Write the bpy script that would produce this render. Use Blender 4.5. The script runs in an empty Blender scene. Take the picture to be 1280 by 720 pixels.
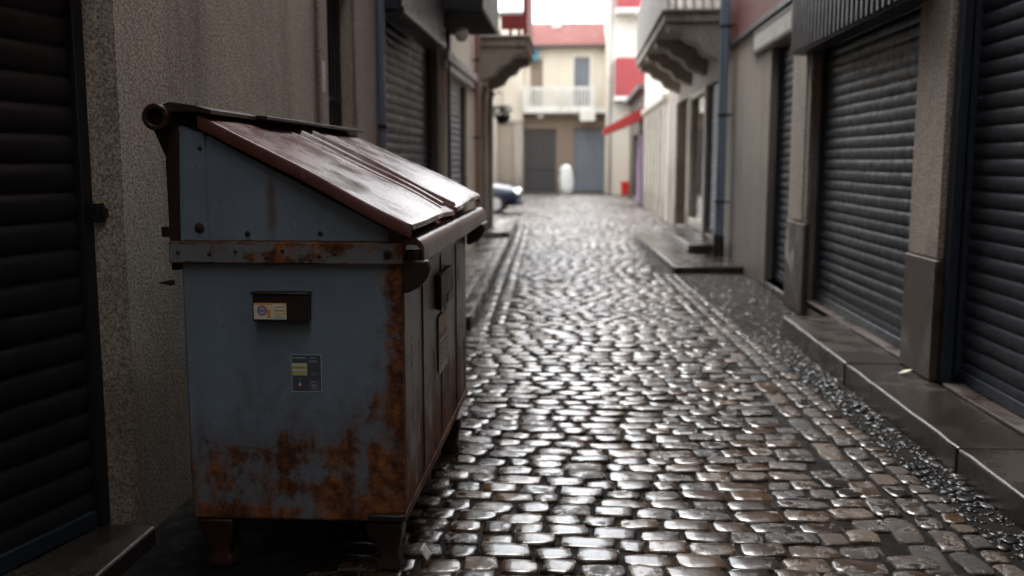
import bpy, bmesh, math, random
import numpy as np
from mathutils import Vector, Matrix
random.seed(7); rng = np.random.default_rng(11)
S = bpy.context.scene
COL = S.collection
R = math.radians
XL, XR = -1.87, 2.40          # street faces of the left and right rows of houses

# ------------------------------------------------------------------ materials
def rgb(c): return (c[0], c[1], c[2], 1.0)
class N:
    """thin wrapper for building node trees"""
    def __init__(s, name):
        s.m = bpy.data.materials.new(name); s.m.use_nodes = True
        s.t = s.m.node_tree; s.n = s.t.nodes; s.b = s.n['Principled BSDF']
        s.tc = s.n.new('ShaderNodeTexCoord'); s.co = s.tc.outputs['Object']
    def put(s, inp, v):
        if hasattr(v, 'is_output') or isinstance(v, bpy.types.NodeSocket): s.t.links.new(v, inp)
        elif isinstance(v, (tuple, list)) and len(v) == 3 and inp.type == 'RGBA': inp.default_value = rgb(v)
        else: inp.default_value = v
    def noise(s, scale, detail=4, rough=.55, vec=None, stretch=None, dist=0):
        v = vec or s.co
        if stretch:
            mp = s.n.new('ShaderNodeMapping'); s.put(mp.inputs['Vector'], v)
            mp.inputs['Scale'].default_value = stretch; v = mp.outputs[0]
        t = s.n.new('ShaderNodeTexNoise'); s.put(t.inputs['Vector'], v)
        t.inputs['Scale'].default_value = scale; t.inputs['Detail'].default_value = detail
        t.inputs['Roughness'].default_value = rough; t.inputs['Distortion'].default_value = dist
        return t.outputs['Fac']
    def voro(s, scale, feature='F1', stretch=None):
        v = s.co
        if stretch:
            mp = s.n.new('ShaderNodeMapping'); s.put(mp.inputs['Vector'], v)
            mp.inputs['Scale'].default_value = stretch; v = mp.outputs[0]
        t = s.n.new('ShaderNodeTexVoronoi'); t.feature = feature; s.put(t.inputs['Vector'], v)
        t.inputs['Scale'].default_value = scale
        return t.outputs['Distance']
    def ramp(s, f, stops):
        r = s.n.new('ShaderNodeValToRGB'); s.put(r.inputs[0], f)
        e = r.color_ramp.elements
        while len(e) < len(stops): e.new(.5)
        for k, (p, c) in enumerate(stops):
            e[k].position = p; e[k].color = rgb(c) if isinstance(c, (tuple, list)) else (c, c, c, 1)
        return r.outputs[0]
    def mr(s, f, a, b, c=0., d=1.):
        r = s.n.new('ShaderNodeMapRange'); s.put(r.inputs[0], f)
        for k, v in zip((1, 2, 3, 4), (a, b, c, d)): r.inputs[k].default_value = v
        return r.outputs[0]
    def mix(s, f, a, b, mode='MIX'):
        r = s.n.new('ShaderNodeMix'); r.data_type = 'RGBA'; r.blend_type = mode
        s.put(r.inputs[0], f); s.put(r.inputs[6], a); s.put(r.inputs[7], b)
        return r.outputs[2]
    def math(s, op, a, b=0.):
        r = s.n.new('ShaderNodeMath'); r.operation = op; s.put(r.inputs[0], a); s.put(r.inputs[1], b)
        r.use_clamp = False
        return r.outputs[0]
    def xyz(s):
        r = s.n.new('ShaderNodeSeparateXYZ'); s.put(r.inputs[0], s.co); return r.outputs
    def attr(s, name):
        r = s.n.new('ShaderNodeAttribute'); r.attribute_name = name; return r.outputs['Fac']
    def bump(s, h, strength=.5, dist=.01):
        r = s.n.new('ShaderNodeBump'); s.put(r.inputs['Height'], h)
        r.inputs['Strength'].default_value = strength; r.inputs['Distance'].default_value = dist
        if s.b.inputs['Normal'].is_linked: s.t.links.new(s.b.inputs['Normal'].links[0].from_socket, r.inputs['Normal'])
        s.t.links.new(r.outputs[0], s.b.inputs['Normal'])
    def set(s, **k):
        for a, v in k.items():
            nm = {'color': 'Base Color', 'rough': 'Roughness', 'metal': 'Metallic', 'spec': 'Specular IOR Level',
                  'coat': 'Coat Weight', 'coatr': 'Coat Roughness', 'trans': 'Transmission Weight', 'ior': 'IOR', 'alpha': 'Alpha',
                  'em': 'Emission Color', 'ems': 'Emission Strength'}[a]
            s.put(s.b.inputs[nm], v)
        return s.m

def stucco(name, c, var=.35, grain=260, bump=.9, wetbase=True, rough=.8, stain=.45, damp_z=(.35, .95), squash=None):
    n = N(name)
    base = n.mix(n.noise(1.4, 5), tuple(x*(1-var) for x in c), tuple(x*(1+var) for x in c))
    speck = n.noise(grain*.35, 3, .7, stretch=squash)
    base = n.mix(n.mr(speck, .38, .62), n.mix(1., base, (.45, .42, .4), 'MULTIPLY'), n.mix(1., base, (1.5, 1.47, 1.42), 'MULTIPLY'))
    streak = n.noise(2.2, 5, .6, stretch=(1, 1, .14))
    base = n.mix(n.mr(streak, .52, .72, 0, stain), base, n.mix(1., base, (.45, .42, .4), 'MULTIPLY'))
    if wetbase:
        z = n.xyz()[2]
        edge = n.math('ADD', z, n.mr(n.noise(2.5, 5), .3, .7, -.45, .45))
        damp = n.mr(edge, damp_z[0], damp_z[1], 1, 0)
        base = n.mix(n.math('MULTIPLY', damp, .55), base, n.mix(1., base, (.4, .37, .35), 'MULTIPLY'))
        n.set(rough=n.mr(damp, 0, 1, rough, .5))
    else: n.set(rough=rough)
    n.bump(n.noise(grain*.3, 5, .75, stretch=squash), bump, 1.6/grain)
    vo = n.n.new('ShaderNodeTexVoronoi'); vo.feature = 'DISTANCE_TO_EDGE'; vo.inputs['Scale'].default_value = .55
    va = n.n.new('ShaderNodeVectorMath'); va.operation = 'ADD'; nz = n.n.new('ShaderNodeTexNoise'); nz.inputs['Scale'].default_value = 2.2; nz.inputs['Detail'].default_value = 7; nz.inputs['Roughness'].default_value = .7
    n.put(nz.inputs['Vector'], n.co); n.put(va.inputs[0], n.co); n.put(va.inputs[1], nz.outputs['Color']); n.put(vo.inputs['Vector'], va.outputs[0])
    cr = n.math('MULTIPLY', n.mr(vo.outputs['Distance'], .0, .006, 1, 0), n.mr(n.noise(1.3, 3), .5, .6))
    base = n.mix(n.math('MULTIPLY', cr, .75), base, n.mix(1., base, (.3, .28, .26), 'MULTIPLY'))
    n.bump(n.noise(9, 4), .35, .02)
    return n.set(color=base)

def paint(name, c, rough=.4, var=.2, metal=0., bump=.05, dirt=.3, coat=0., scale=6, spec=.5):
    n = N(name)
    b = n.mix(n.noise(scale, 5), tuple(x*(1-var) for x in c), tuple(x*(1+var) for x in c))
    d = n.mr(n.noise(3.1, 6, .65, stretch=(1, 1, .3)), .5, .72, 0, dirt)
    b = n.mix(d, b, (.035, .028, .022))
    n.bump(n.noise(70, 4), bump, .004)
    n.set(color=b, rough=n.mr(n.noise(11, 4), .3, .7, rough*.75, min(1, rough*1.3)), metal=metal, coat=coat, spec=spec)
    return n.m

def stone(name, c, rough=.35, wet=.5, scale=8):
    n = N(name)
    b = n.mix(n.noise(scale, 6, .65), tuple(x*.6 for x in c), tuple(x*1.45 for x in c))
    b = n.mix(n.mr(n.voro(180), 0, .6), n.mix(1., b, (.7, .68, .66), 'MULTIPLY'), b)
    w = n.mr(n.noise(2.6, 5), .4, .62)
    n.set(color=n.mix(n.math('MULTIPLY', w, wet), b, n.mix(1., b, (.5, .48, .46), 'MULTIPLY')), rough=n.mr(w, 0, 1, min(1, rough*1.7), rough*.5), spec=.6)
    n.bump(n.noise(55, 5, .7), .35, .006)
    return n.m

def rusty(name, c, c2=None, amount=.5, rough=.45, bottom=None, edge=None, streaks=.4, streak=False, zband=None):
    """painted steel with rust: amount of general rust, heavier rust below height `bottom`"""
    n = N(name)
    X, Y, Z = n.xyz()
    cl = n.noise(2.3, 5)
    b = n.mix(n.mr(cl, .3, .7), c, c2 or tuple(x*.7 for x in c))
    b = n.mix(n.mr(n.noise(5, 6, .65, stretch=(1, 1, .18)), .45, .75, 0, streaks), b, tuple(x*.45 + .012 for x in c))
    scr = n.noise(120, 3, .6, stretch=(1, 1, .25))
    b = n.mix(n.mr(scr, .66, .74, 0, .35), b, tuple(min(1, x*2.2) for x in c))
    big = n.noise(5.5, 8, .68)
    m = n.mr(big, .74-amount*.28, .80-amount*.28)
    if bottom:
        drip = n.noise(11, 6, .65, stretch=(1, 1, .22))
        h = n.math('ADD', Z, n.math('MULTIPLY', n.math('SUBTRACT', big, .5), -2.1))
        h = n.math('ADD', h, n.math('MULTIPLY', n.math('SUBTRACT', drip, .5), -1.0)); h = n.math('ADD', h, n.math('MULTIPLY', n.math('SUBTRACT', n.noise(42, 5, .7), .5), -.5))
        h = n.math('SUBTRACT', h, n.math('MULTIPLY', X, .17)) if streak else h
        b = n.mix(n.mr(h, bottom[0]+.02, bottom[1]+.32, .6, 0), b, (.13, .062, .022))
        m = n.math('MAXIMUM', m, n.mr(h, bottom[0]-.02, bottom[1]-.06, 1, 0))
    if edge:    # rust hugging a vertical edge at local x = edge[0], width edge[1]
        d = n.math('ABSOLUTE', n.math('SUBTRACT', X, edge[0]))
        d = n.math('ADD', d, n.math('MULTIPLY', n.math('SUBTRACT', n.noise(9, 7, .7), .5), -edge[1]*3.2))
        m = n.math('MAXIMUM', m, n.mr(d, edge[1]*.35, edge[1], 1, 0))
    if zband:
        d = n.math('ABSOLUTE', n.math('SUBTRACT', Z, zband[0])); d = n.math('ADD', d, n.math('MULTIPLY', n.math('SUBTRACT', n.noise(14, 6, .7), .5), .045))
        m = n.math('MAXIMUM', m, n.mr(d, zband[1]-.006, zband[1]+.004))
    if streak:   # ochre run below an old hole in the upper plate
        dx = n.math('ABSOLUTE', n.math('SUBTRACT', X, .375)); dx = n.math('ADD', dx, n.math('MULTIPLY', n.math('SUBTRACT', n.noise(16, 5, .7, stretch=(1, 1, .3)), .5), -.07))
        sm = n.math('MULTIPLY', n.mr(dx, .004, .03, 1, 0), n.math('MULTIPLY', n.mr(Z, 1.28, 1.36), n.mr(Z, 1.5, 1.6, 1, 0)))
        b = n.mix(n.math('MULTIPLY', sm, .7), b, (.17, .085, .02))
    spots = n.mr(n.noise(26, 5, .6), .69, .72)
    m = n.math('MAXIMUM', m, n.math('MULTIPLY', spots, .9))
    rn = n.math('ADD', n.math('MULTIPLY', n.noise(21, 8, .75), .6), n.math('MULTIPLY', n.noise(6, 5, .6, stretch=(1, 1, .5)), .4))
    rc = n.ramp(rn, [(.38, (.030, .012, .008)), (.47, (.09, .030, .012)), (.54, (.24, .080, .022)), (.61, (.40, .155, .042)), (.70, (.50, .26, .09))])
    halo = n.mr(n.math('SUBTRACT', m, 0), 0, 1)
    n.set(color=n.mix(halo, b, rc), rough=n.mr(m, 0, 1, rough, .82), spec=.5)
    n.bump(n.math('ADD', n.math('MULTIPLY', m, n.noise(60, 5, .7)), n.math('MULTIPLY', n.noise(140, 2), .06)), .6, .006)
    n.bump(n.noise(3, 3), .16, .05)
    return n.m

M = {}
M['stucco_grey']  = stucco('grey_brown_roughcast', (.44, .385, .325), .28, 260, .7, stain=.75, squash=(1, .6, 1), damp_z=(.5, 1.1))
M['stucco_right'] = stucco('taupe_render', (.27, .235, .212), .2, 260, .6, damp_z=(1.35, 1.75))
M['pier']         = stucco('smooth_taupe_render', (.33, .285, .255), .18, 200, .35, stain=.3)
M['pier_dark']    = stone('wet_brown_stone_plinth', (.068, .05, .042), .4)
M['stucco_shop']  = stucco('dark_shop_render', (.14, .12, .105), .2, 200, .4)
M['cream']        = stucco('cream_plaster', (.72, .67, .57), .06, 120, .2, wetbase=False, stain=.15)
M['pale']         = stucco('pale_plaster', (.74, .72, .66), .06, 120, .2, wetbase=False, stain=.15)
M['white']        = paint('white_masonry_paint', (.74, .72, .67), .6, .06, dirt=.15)
M['beige']        = stucco('beige_plaster', (.42, .36, .30), .1, 120, .2, stain=.2)
M['pilaster']     = stucco('grey_cream_render', (.45, .42, .37), .1, 160, .25)
M['brown_plaster']= stucco('brown_plaster', (.27, .21, .165), .12, 120, .2)
M['concrete']     = stucco('weathered_concrete', (.33, .30, .27), .25, 150, .5, wetbase=False, stain=.7)
M['balustrade']   = paint('off_white_balustrade', (.70, .68, .63), .6, .1, dirt=.3)
M['panel_grey']   = paint('grey_panel', (.42, .40, .38), .5, .1, dirt=.25)
M['brickred']     = None
M['shutter']      = paint('charcoal_shutter_paint', (.023, .027, .037), .5, .35, bump=.12, dirt=.55, spec=.3)
M['shutter_black']= paint('black_shutter_paint', (.014, .015, .019), .45, .3, bump=.1, dirt=.4)
M['shutter_pale'] = paint('blue_grey_shutter_paint', (.17, .185, .22), .45, .15, dirt=.25)
M['shutter_brown']= paint('brown_grey_door_paint', (.06, .055, .055), .5, .2)
M['frame_dark']   = paint('dark_blue_steel', (.020, .028, .040), .4, .25)
M['awning_box']   = paint('black_ribbed_sheet', (.012, .0125, .016), .45, .25)
M['pipe_blue']    = paint('blue_grey_pipe_paint', (.16, .21, .27), .35, .15, dirt=.3)
M['awning_rib'] = paint('charcoal_rib', (.045, .047, .056), .35, .25)
M['pipe_pink']    = paint('copper_pink_pipe_paint', (.34, .2, .16), .45, .15)
M['iron']         = paint('black_iron', (.015, .015, .016), .45, .2)
M['step']         = stone('worn_wet_step_stone', (.045, .034, .029), .2, .6, 5)
M['flag']         = stone('wet_flagstone', (.21, .19, .175), .2, .5, 4)
M['red_panel']    = paint('red_panel', (.34, .045, .05), .5, .12)
M['red_plastic']  = paint('red_plastic', (.75, .03, .015), .4, .05, dirt=.05)
M['awning_red']   = paint('red_canvas', (.33, .022, .018), .7, .12, dirt=.1)
M['purple']       = paint('purple_door_paint', (.34, .22, .36), .5, .1)
M['whitewrap']    = paint('white_plastic_wrap', (.80, .80, .78), .45, .04, dirt=.05)
M['car_paint']    = paint('dark_blue_car_paint', (.006, .014, .036), .3, .1, bump=0, dirt=.1, coat=.25)
M['rubber']       = paint('black_rubber', (.012, .012, .012), .7, .2)
M['alloy']        = paint('pale_alloy', (.6, .6, .62), .3, .05, metal=.6)
M['lampglass']    = paint('pale_lamp_glass', (.9, .9, .86), .1, .02, bump=0, dirt=0)
M['teal']         = paint('teal_box', (.04, .22, .34), .5, .1)
M['leaf']         = paint('pale_leaf', (.75, .73, .55), .4, .05, dirt=.1)
M['paper']        = paint('damp_paper', (.62, .60, .56), .5, .1, dirt=.3)
M['plantgreen']   = paint('dark_leaves', (.035, .05, .025), .6, .4)
n = N('window_glass'); M['glass'] = n.set(color=(.02, .022, .024), rough=.04, spec=.9)
n = N('shop_glass'); M['shopglass'] = n.set(color=(.9, .92, .92), rough=.02, trans=1., ior=1.45)
M['interior']     = paint('brown_interior', (.22, .15, .10), .7, .3)

def brick_mat():
    n = N('red_brick_tile'); X, Y, Z = n.xyz()
    w = n.n.new('ShaderNodeTexBrick'); cb = n.n.new('ShaderNodeCombineXYZ'); n.put(cb.inputs[0], Y); n.put(cb.inputs[1], Z)
    n.put(w.inputs['Vector'], cb.outputs[0])
    w.inputs['Color1'].default_value = rgb((.15, .034, .03)); w.inputs['Color2'].default_value = rgb((.20, .05, .044)); w.inputs['Mortar'].default_value = rgb((.06, .03, .028))
    w.inputs['Scale'].default_value = 1; w.inputs['Brick Width'].default_value = .24; w.inputs['Row Height'].default_value = .065; w.inputs['Mortar Size'].default_value = .008
    n.set(color=w.outputs[0], rough=.6); n.bump(w.outputs['Fac'], -.6, .01); return n.m
M['brickred'] = brick_mat()

def roof_mat():
    n = N('faded_red_roof_tile')
    c = n.mix(n.noise(3, 5), (.15, .042, .038), (.21, .085, .078))
    c = n.mix(n.mr(n.noise(1.2, 4), .5, .7, 0, .6), c, (.25, .14, .13))
    n.set(color=c, rough=.8, spec=.12); return n.m
M['roof'] = roof_mat()
M['flatroof'] = paint('grey_roofing_felt', (.12, .12, .12), .8, .2)

def cobble_mat():
    n = N('wet_cobble_stone')
    t = n.attr('tone'); w = n.attr('wet')
    c = n.ramp(t, [(0, (.008, .008, .009)), (.3, (.024, .016, .011)), (.55, (.055, .033, .019)), (.8, (.085, .047, .023)), (1, (.13, .095, .060))])
    c = n.mix(n.mr(n.noise(38, 6, .7), .35, .7, 0, .75), c, n.mix(1., c, (.42, .40, .38), 'MULTIPLY'))
    c = n.mix(n.mr(n.noise(1.1, 4), .6, .72, 0, .5), c, (.06, .022, .012))
    worn = n.math('ADD', n.noise(9, 6, .68), n.math('MULTIPLY', n.math('SUBTRACT', w, .5), .22))   # polished against pitted parts
    worn = n.math('ADD', worn, n.mr(n.math('ABSOLUTE', n.math('SUBTRACT', n.xyz()[0], .15)), .1, 1.5, -.12, .035))   # feet and tyres polish the middle
    pit = n.mr(worn, .46, .60)
    n.set(color=c, rough=n.mr(pit, 0, 1, .07, .46), spec=n.mr(pit, 0, 1, .7, .4), coat=n.mr(pit, 0, 1, .25, .05), coatr=.05)
    h = n.math('MULTIPLY', n.noise(75, 6, .75), n.mr(pit, 0, 1, .12, 1.))
    n.bump(h, .75, .012); n.bump(n.noise(13, 4, .6), .22, .012)
    return n.m
M['cobble'] = cobble_mat()
def bed_mat():
    n = N('wet_grit_joints')
    c = n.mix(n.noise(60, 5, .7), (.004, .0035, .003), (.016, .013, .010))
    n.set(color=c, rough=n.mr(n.noise(9, 4), .35, .65, .45, .9), spec=.15)
    n.bump(n.noise(90, 5, .75), 1., .02); return n.m
M['bed'] = bed_mat()
def pebble_mat():
    n = N('wet_pebbles')
    c = n.ramp(n.attr('tone'), [(0, (.008, .008, .009)), (.5, (.014, .014, .015)), (1, (.05, .046, .042))])
    n.set(color=c, rough=n.mr(n.noise(40, 4), .3, .7, .1, .5), spec=.4); n.bump(n.noise(120, 3), .2, .003); return n.m
M['pebble'] = pebble_mat()

M['steel_blue'] = rusty('blue_grey_dumpster_paint', (.25, .325, .40), (.175, .232, .295), .24, .42, bottom=(.24, .46), streak=True, edge=(.86, .083), streaks=.35)
M['steel_band'] = rusty('rust_edged_blue_band', (.23, .25, .265), (.16, .18, .2), .88, .42, zband=(1.26, .037))
M['steel_side'] = rusty('weathered_brown_grey_steel', (.20, .155, .14), (.10, .06, .05), .48, .36, bottom=(.1, .75), streaks=.85)
M['rust_dark']  = rusty('dark_rusted_steel', (.050, .019, .014), (.022, .010, .009), .35, .45)
def lid_mat():
    n = N('worn_maroon_lid')
    b = n.mix(n.noise(2.6, 6, .6), (.115, .037, .028), (.18, .066, .052))
    st = n.noise(4, 7, .66, stretch=(.6, 1.5, .6))
    b = n.mix(n.mr(st, .44, .68, 0, .45), b, (.19, .13, .112))
    b = n.mix(n.mr(n.noise(9, 8, .7, stretch=(.5, 1.6, .5)), .58, .68, 0, .7), b, (.15, .045, .018))
    b = n.mix(n.mr(n.noise(60, 5, .6), .68, .72, 0, .8), b, (.03, .012, .008))
    n.set(color=b, rough=n.mr(n.noise(5, 5, .6), .35, .65, .17, .36), spec=.8)
    n.bump(n.noise(55, 4, .6), .07, .003); n.bump(n.noise(3.5, 3), .10, .04); return n.m
M['lid'] = lid_mat()
M['rail'] = rusty('maroon_rail', (.13, .072, .062), (.095, .045, .038), .3, .3, streaks=.3)
n = N('lit_headlamp'); M['headlamp'] = n.set(color=(.9,.9,.85), rough=.1, em=(1.,.93,.78), ems=.25)
def flat(name, c, rough=.45): return N(name).set(color=c, rough=rough)
M['st_white'] = flat('sticker_white', (.86, .82, .68)); M['st_yellow'] = flat('sticker_yellow', (.90, .68, .08)); M['st_orange'] = flat('sticker_orange', (.90, .42, .05))
M['st_purple'] = flat('sticker_purple', (.12, .07, .20)); M['st_lilac'] = flat('sticker_lilac', (.62, .55, .70)); M['st_grey'] = flat('sticker_grey_print', (.45, .47, .5))
M['st_back'] = flat('sticker_dark_film', (.085, .105, .128), .3); M['st_green'] = flat('sticker_lime', (.68, .76, .2)); M['st_red'] = flat('sticker_red', (.5, .12, .08)); M['st_ink'] = flat('sticker_ink', (.14, .12, .10))
M['st_rim'] = flat('sticker_rim', (.62, .65, .70)); M['st_black'] = flat('sticker_black', (.02, .02, .02))
M['ghost'] = flat('worn_stencil_paint', (.21, .245, .28))
M['notice'] = paint('weathered_notice_paper', (.78, .66, .58), .6, .2, dirt=.35, scale=30)
M['notice_red'] = flat('faded_red_print', (.26, .10, .07)); M['notice_ink'] = flat('faded_print', (.14, .11, .11))

# ------------------------------------------------------------------ mesh helpers
class MB:
    def __init__(s): s.v, s.f, s.mi, s.mats, s.cur = [], [], [], [], 0
    def mat(s, m):
        if m not in s.mats: s.mats.append(m)
        s.cur = s.mats.index(m); return s
    def add(s, vs, fs):
        o = len(s.v); s.v += [tuple(map(float, v)) for v in vs]
        for f in fs: s.f.append([o+i for i in f]); s.mi.append(s.cur)
        return s
    def box(s, x0, x1, y0, y1, z0, z1):
        x0, x1 = min(x0, x1), max(x0, x1); y0, y1 = min(y0, y1), max(y0, y1); z0, z1 = min(z0, z1), max(z0, z1)
        return s.add([(x0,y0,z0),(x1,y0,z0),(x1,y1,z0),(x0,y1,z0),(x0,y0,z1),(x1,y0,z1),(x1,y1,z1),(x0,y1,z1)],
                     [(0,3,2,1),(4,5,6,7),(0,1,5,4),(1,2,6,5),(2,3,7,6),(3,0,4,7)])
    def prism(s, prof, axis, a, b):
        """closed polygon profile extruded along axis: 'y' takes (x,z), 'x' takes (y,z), 'z' takes (x,y)"""
        def P(p, t): return {'y': (p[0], t, p[1]), 'x': (t, p[0], p[1]), 'z': (p[0], p[1], t)}[axis]
        k = len(prof)
        return s.add([P(p, a) for p in prof] + [P(p, b) for p in prof],
                     [tuple(range(k)), tuple(range(2*k-1, k-1, -1))] + [(i, i+k, (i+1) % k + k, (i+1) % k) for i in range(k)])
    def strip(s, prof, axis, a, b):
        """open profile extruded"""
        def P(p, t): return {'y': (p[0], t, p[1]), 'x': (t, p[0], p[1]), 'z': (p[0], p[1], t)}[axis]
        k = len(prof)
        return s.add([P(p, a) for p in prof] + [P(p, b) for p in prof], [(i, i+1, i+1+k, i+k) for i in range(k-1)])
    def tube(s, pts, r, seg=12, caps=True):
        pts = [Vector(p) for p in pts]; rs = r if isinstance(r, (list, tuple)) else [r]*len(pts)
        rings = []
        for i, p in enumerate(pts):
            d = (pts[min(i+1, len(pts)-1)] - pts[max(i-1, 0)]).normalized()
            u = d.orthogonal().normalized()
            if abs(d.z) < .9: u = Vector((0,0,1)).cross(d).normalized()
            else: u = Vector((1,0,0)).cross(d).normalized()
            w = d.cross(u)
            rings.append([p + rs[i]*(math.cos(t)*u + math.sin(t)*w) for t in [2*math.pi*k/seg for k in range(seg)]])
        vs = [v for g in rings for v in g]; fs = []
        for i in range(len(pts)-1):
            for k in range(seg):
                k2 = (k+1) % seg; fs.append((i*seg+k, i*seg+k2, (i+1)*seg+k2, (i+1)*seg+k))
        if caps: fs += [tuple(range(seg))[::-1], tuple((len(pts)-1)*seg+k for k in range(seg))]
        return s.add(vs, fs)
    def lathe(s, prof, c, axis='z', seg=20):
        """prof: (radius, height) along axis at centre c"""
        vs, fs = [], []
        for r, h in prof:
            for k in range(seg):
                t = 2*math.pi*k/seg; a, b = r*math.cos(t), r*math.sin(t)
                vs.append({'z': (c[0]+a, c[1]+b, c[2]+h), 'y': (c[0]+a, c[1]+h, c[2]+b), 'x': (c[0]+h, c[1]+a, c[2]+b)}[axis])
        for i in range(len(prof)-1):
            for k in range(seg): fs.append((i*seg+k, i*seg+(k+1) % seg, (i+1)*seg+(k+1) % seg, (i+1)*seg+k))
        fs += [tuple(range(seg))[::-1], tuple((len(prof)-1)*seg+k for k in range(seg))]
        return s.add(vs, fs)
    def grid(s, fn, nu, nv):
        vs = [fn(i/nu, j/nv) for j in range(nv+1) for i in range(nu+1)]
        return s.add(vs, [(j*(nu+1)+i, j*(nu+1)+i+1, (j+1)*(nu+1)+i+1, (j+1)*(nu+1)+i) for j in range(nv) for i in range(nu)])
    def build(s, name, mat=None, parent=None, bevel=0, smooth=False, seg=2, solid=0, recalc=True):
        o0 = Vector(parent['o']) if parent is not None and 'o' in parent.keys() else Vector((0,0,0))
        me = bpy.data.meshes.new(name)
        me.from_pydata([Vector(v)-o0 for v in s.v], [], s.f); 
        if mat is not None and not s.mats: me.materials.append(mat)
        else:
            for m in s.mats: me.materials.append(m)
            me.polygons.foreach_set('material_index', s.mi)
        if recalc:
            bm = bmesh.new(); bm.from_mesh(me); bmesh.ops.recalc_face_normals(bm, faces=bm.faces); bm.to_mesh(me); bm.free()
        ob = bpy.data.objects.new(name, me); COL.objects.link(ob)
        if parent is not None:
            ob.parent = parent; ob['o'] = tuple(o0)
        if solid:
            md = ob.modifiers.new('solid', 'SOLIDIFY'); md.thickness = solid; md.offset = 0
        if bevel:
            md = ob.modifiers.new('bevel', 'BEVEL'); md.width = bevel; md.segments = seg; md.limit_method = 'ANGLE'; md.angle_limit = R(40); md.harden_normals = False
        if smooth or bevel:
            me.polygons.foreach_set('use_smooth', [True]*len(me.polygons))
            if not smooth:
                me.set_sharp_from_angle(angle=R(40)) if hasattr(me, 'set_sharp_from_angle') else None
        return ob
def thing(name, loc, label, cat, group=None):
    o = bpy.data.objects.new(name, None); COL.objects.link(o); o.location = loc; o.empty_display_size = .2
    o['o'] = tuple(loc); o['label'] = label; o['category'] = cat
    if group: o['group'] = group
    return o
def tag(o, label, cat, group=None):
    o['label'] = label; o['category'] = cat
    if group: o['group'] = group
    return o
def struct(o): o['kind'] = 'structure'; return o

class Side:
    """a street wall: d = distance out of the wall towards the street"""
    def __init__(s, x, sg): s.x, s.sg = x, sg
    def X(s, d): return s.x + s.sg*d
    def box(s, mb, d0, d1, u0, u1, z0, z1): return mb.box(s.X(d0), s.X(d1), u0, u1, z0, z1)
    def wall(s, mb, u0, u1, z0, z1, ops=(), depth=.35, back=6., top=True):
        u0 += .003; u1 -= .003
        us = sorted({u0, u1, *[o[0] for o in ops], *[o[1] for o in ops]}); zs = sorted({z0, z1, *[o[2] for o in ops], *[o[3] for o in ops]})
        x = s.X(0)
        for a, b in zip(us, us[1:]):
            for c, d in zip(zs, zs[1:]):
                if any(o[0] <= a and b <= o[1] and o[2] <= c and d <= o[3] for o in ops): continue
                mb.add([(x,a,c),(x,b,c),(x,b,d),(x,a,d)], [(0,1,2,3)])
        for o in ops:
            a, b, c, d = o[:4]; xi = s.X(-(o[4] if len(o) > 4 else depth))
            mb.add([(x,a,c),(xi,a,c),(xi,a,d),(x,a,d)], [(0,1,2,3)]); mb.add([(x,b,c),(xi,b,c),(xi,b,d),(x,b,d)], [(0,1,2,3)])
            mb.add([(x,a,d),(xi,a,d),(xi,b,d),(x,b,d)], [(0,1,2,3)]); mb.add([(x,a,c),(xi,a,c),(xi,b,c),(x,b,c)], [(0,1,2,3)])
        xb = s.X(-back)
        mb.add([(x,u0,z0),(xb,u0,z0),(xb,u0,z1),(x,u0,z1)], [(0,1,2,3)]); mb.add([(x,u1,z0),(xb,u1,z0),(xb,u1,z1),(x,u1,z1)], [(0,1,2,3)])
        mb.add([(xb,u0,z0),(xb,u1,z0),(xb,u1,z1),(xb,u0,z1)], [(0,1,2,3)])
        return mb
    def roof(s, parent, u0, u1, z, back=6., over=.25, mat=None):
        mb = MB(); s.box(mb, -back, over, u0+.006, u1-.006, z+.002, z+.18); return mb.build('roof', mat or M['flatroof'], parent, bevel=.01)
    def shutter(s, parent, u0, u1, z0, z1, d, mat, pitch=.095, name='roller_shutter', amp=.016, guide=True, gm=None, bar=True):
        n = int((z1-z0)/pitch); pr = []
        for k in range(n+1):
            z = z0 + k*pitch
            for dd, zz in ((0,0),(.45,.05),(.85,.2),(1,.45),(.9,.68),(.55,.86),(.05,.95)):
                if z+zz*pitch <= z1+.01: pr.append((s.X(d+amp*dd), z+zz*pitch))
        nu = 14; mb = MB(); ph = rng.random(6)*6.28; jit = rng.normal(0, .0016, n+2); K = len(pr)
        for q_ in range(nu+1):
            t = q_/nu; u = u0+.04 + (u1-u0-.08)*t
            for i_, (x_, z_) in enumerate(pr):
                k_ = int(i_/7)
                w_ = math.sin(math.pi*t)*(.003*math.sin(4*t+z_*2.3+ph[0])+.0025*math.sin(9*t-z_*5+ph[1]))+jit[min(k_, n)]
                mb.v.append((x_+s.sg*w_, u, z_+.0025*math.sin(math.pi*t)*math.sin(5*t+z_*1.7+ph[2])))
        mb.f = [(a_*K+i_, a_*K+i_+1, (a_+1)*K+i_+1, (a_+1)*K+i_) for a_ in range(nu) for i_ in range(K-1)]; mb.mi = [0]*len(mb.f)
        o = mb.build(name, mat, parent, smooth=False, recalc=False)
        o.data.polygons.foreach_set('use_smooth', [True]*len(o.data.polygons))
        if guide:
            for a, b in ((u0+.002, u0+.06), (u1-.06, u1-.002)):
                g = MB(); s.box(g, d-.03, d+.05, a, b, z0-.02, z1); g.build('guide_rail', gm or M['frame_dark'], o, bevel=.004)
        if bar:
            g = MB(); s.box(g, d-.012, d+.03, u0+.062, u1-.062, z0-.045, z0+.03); g.build('bottom_bar', gm or M['frame_dark'], o, bevel=.006)
        return o
LW, RW = Side(XL, 1), Side(XR, -1)

# ------------------------------------------------------------------ ground
gm = MB(); gm.add([(-300,-300,-.06),(300,-300,-.06),(300,400,-.06),(-300,400,-.06)], [(0,1,2,3)])
struct(gm.build('ground', M['bed']))

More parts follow.
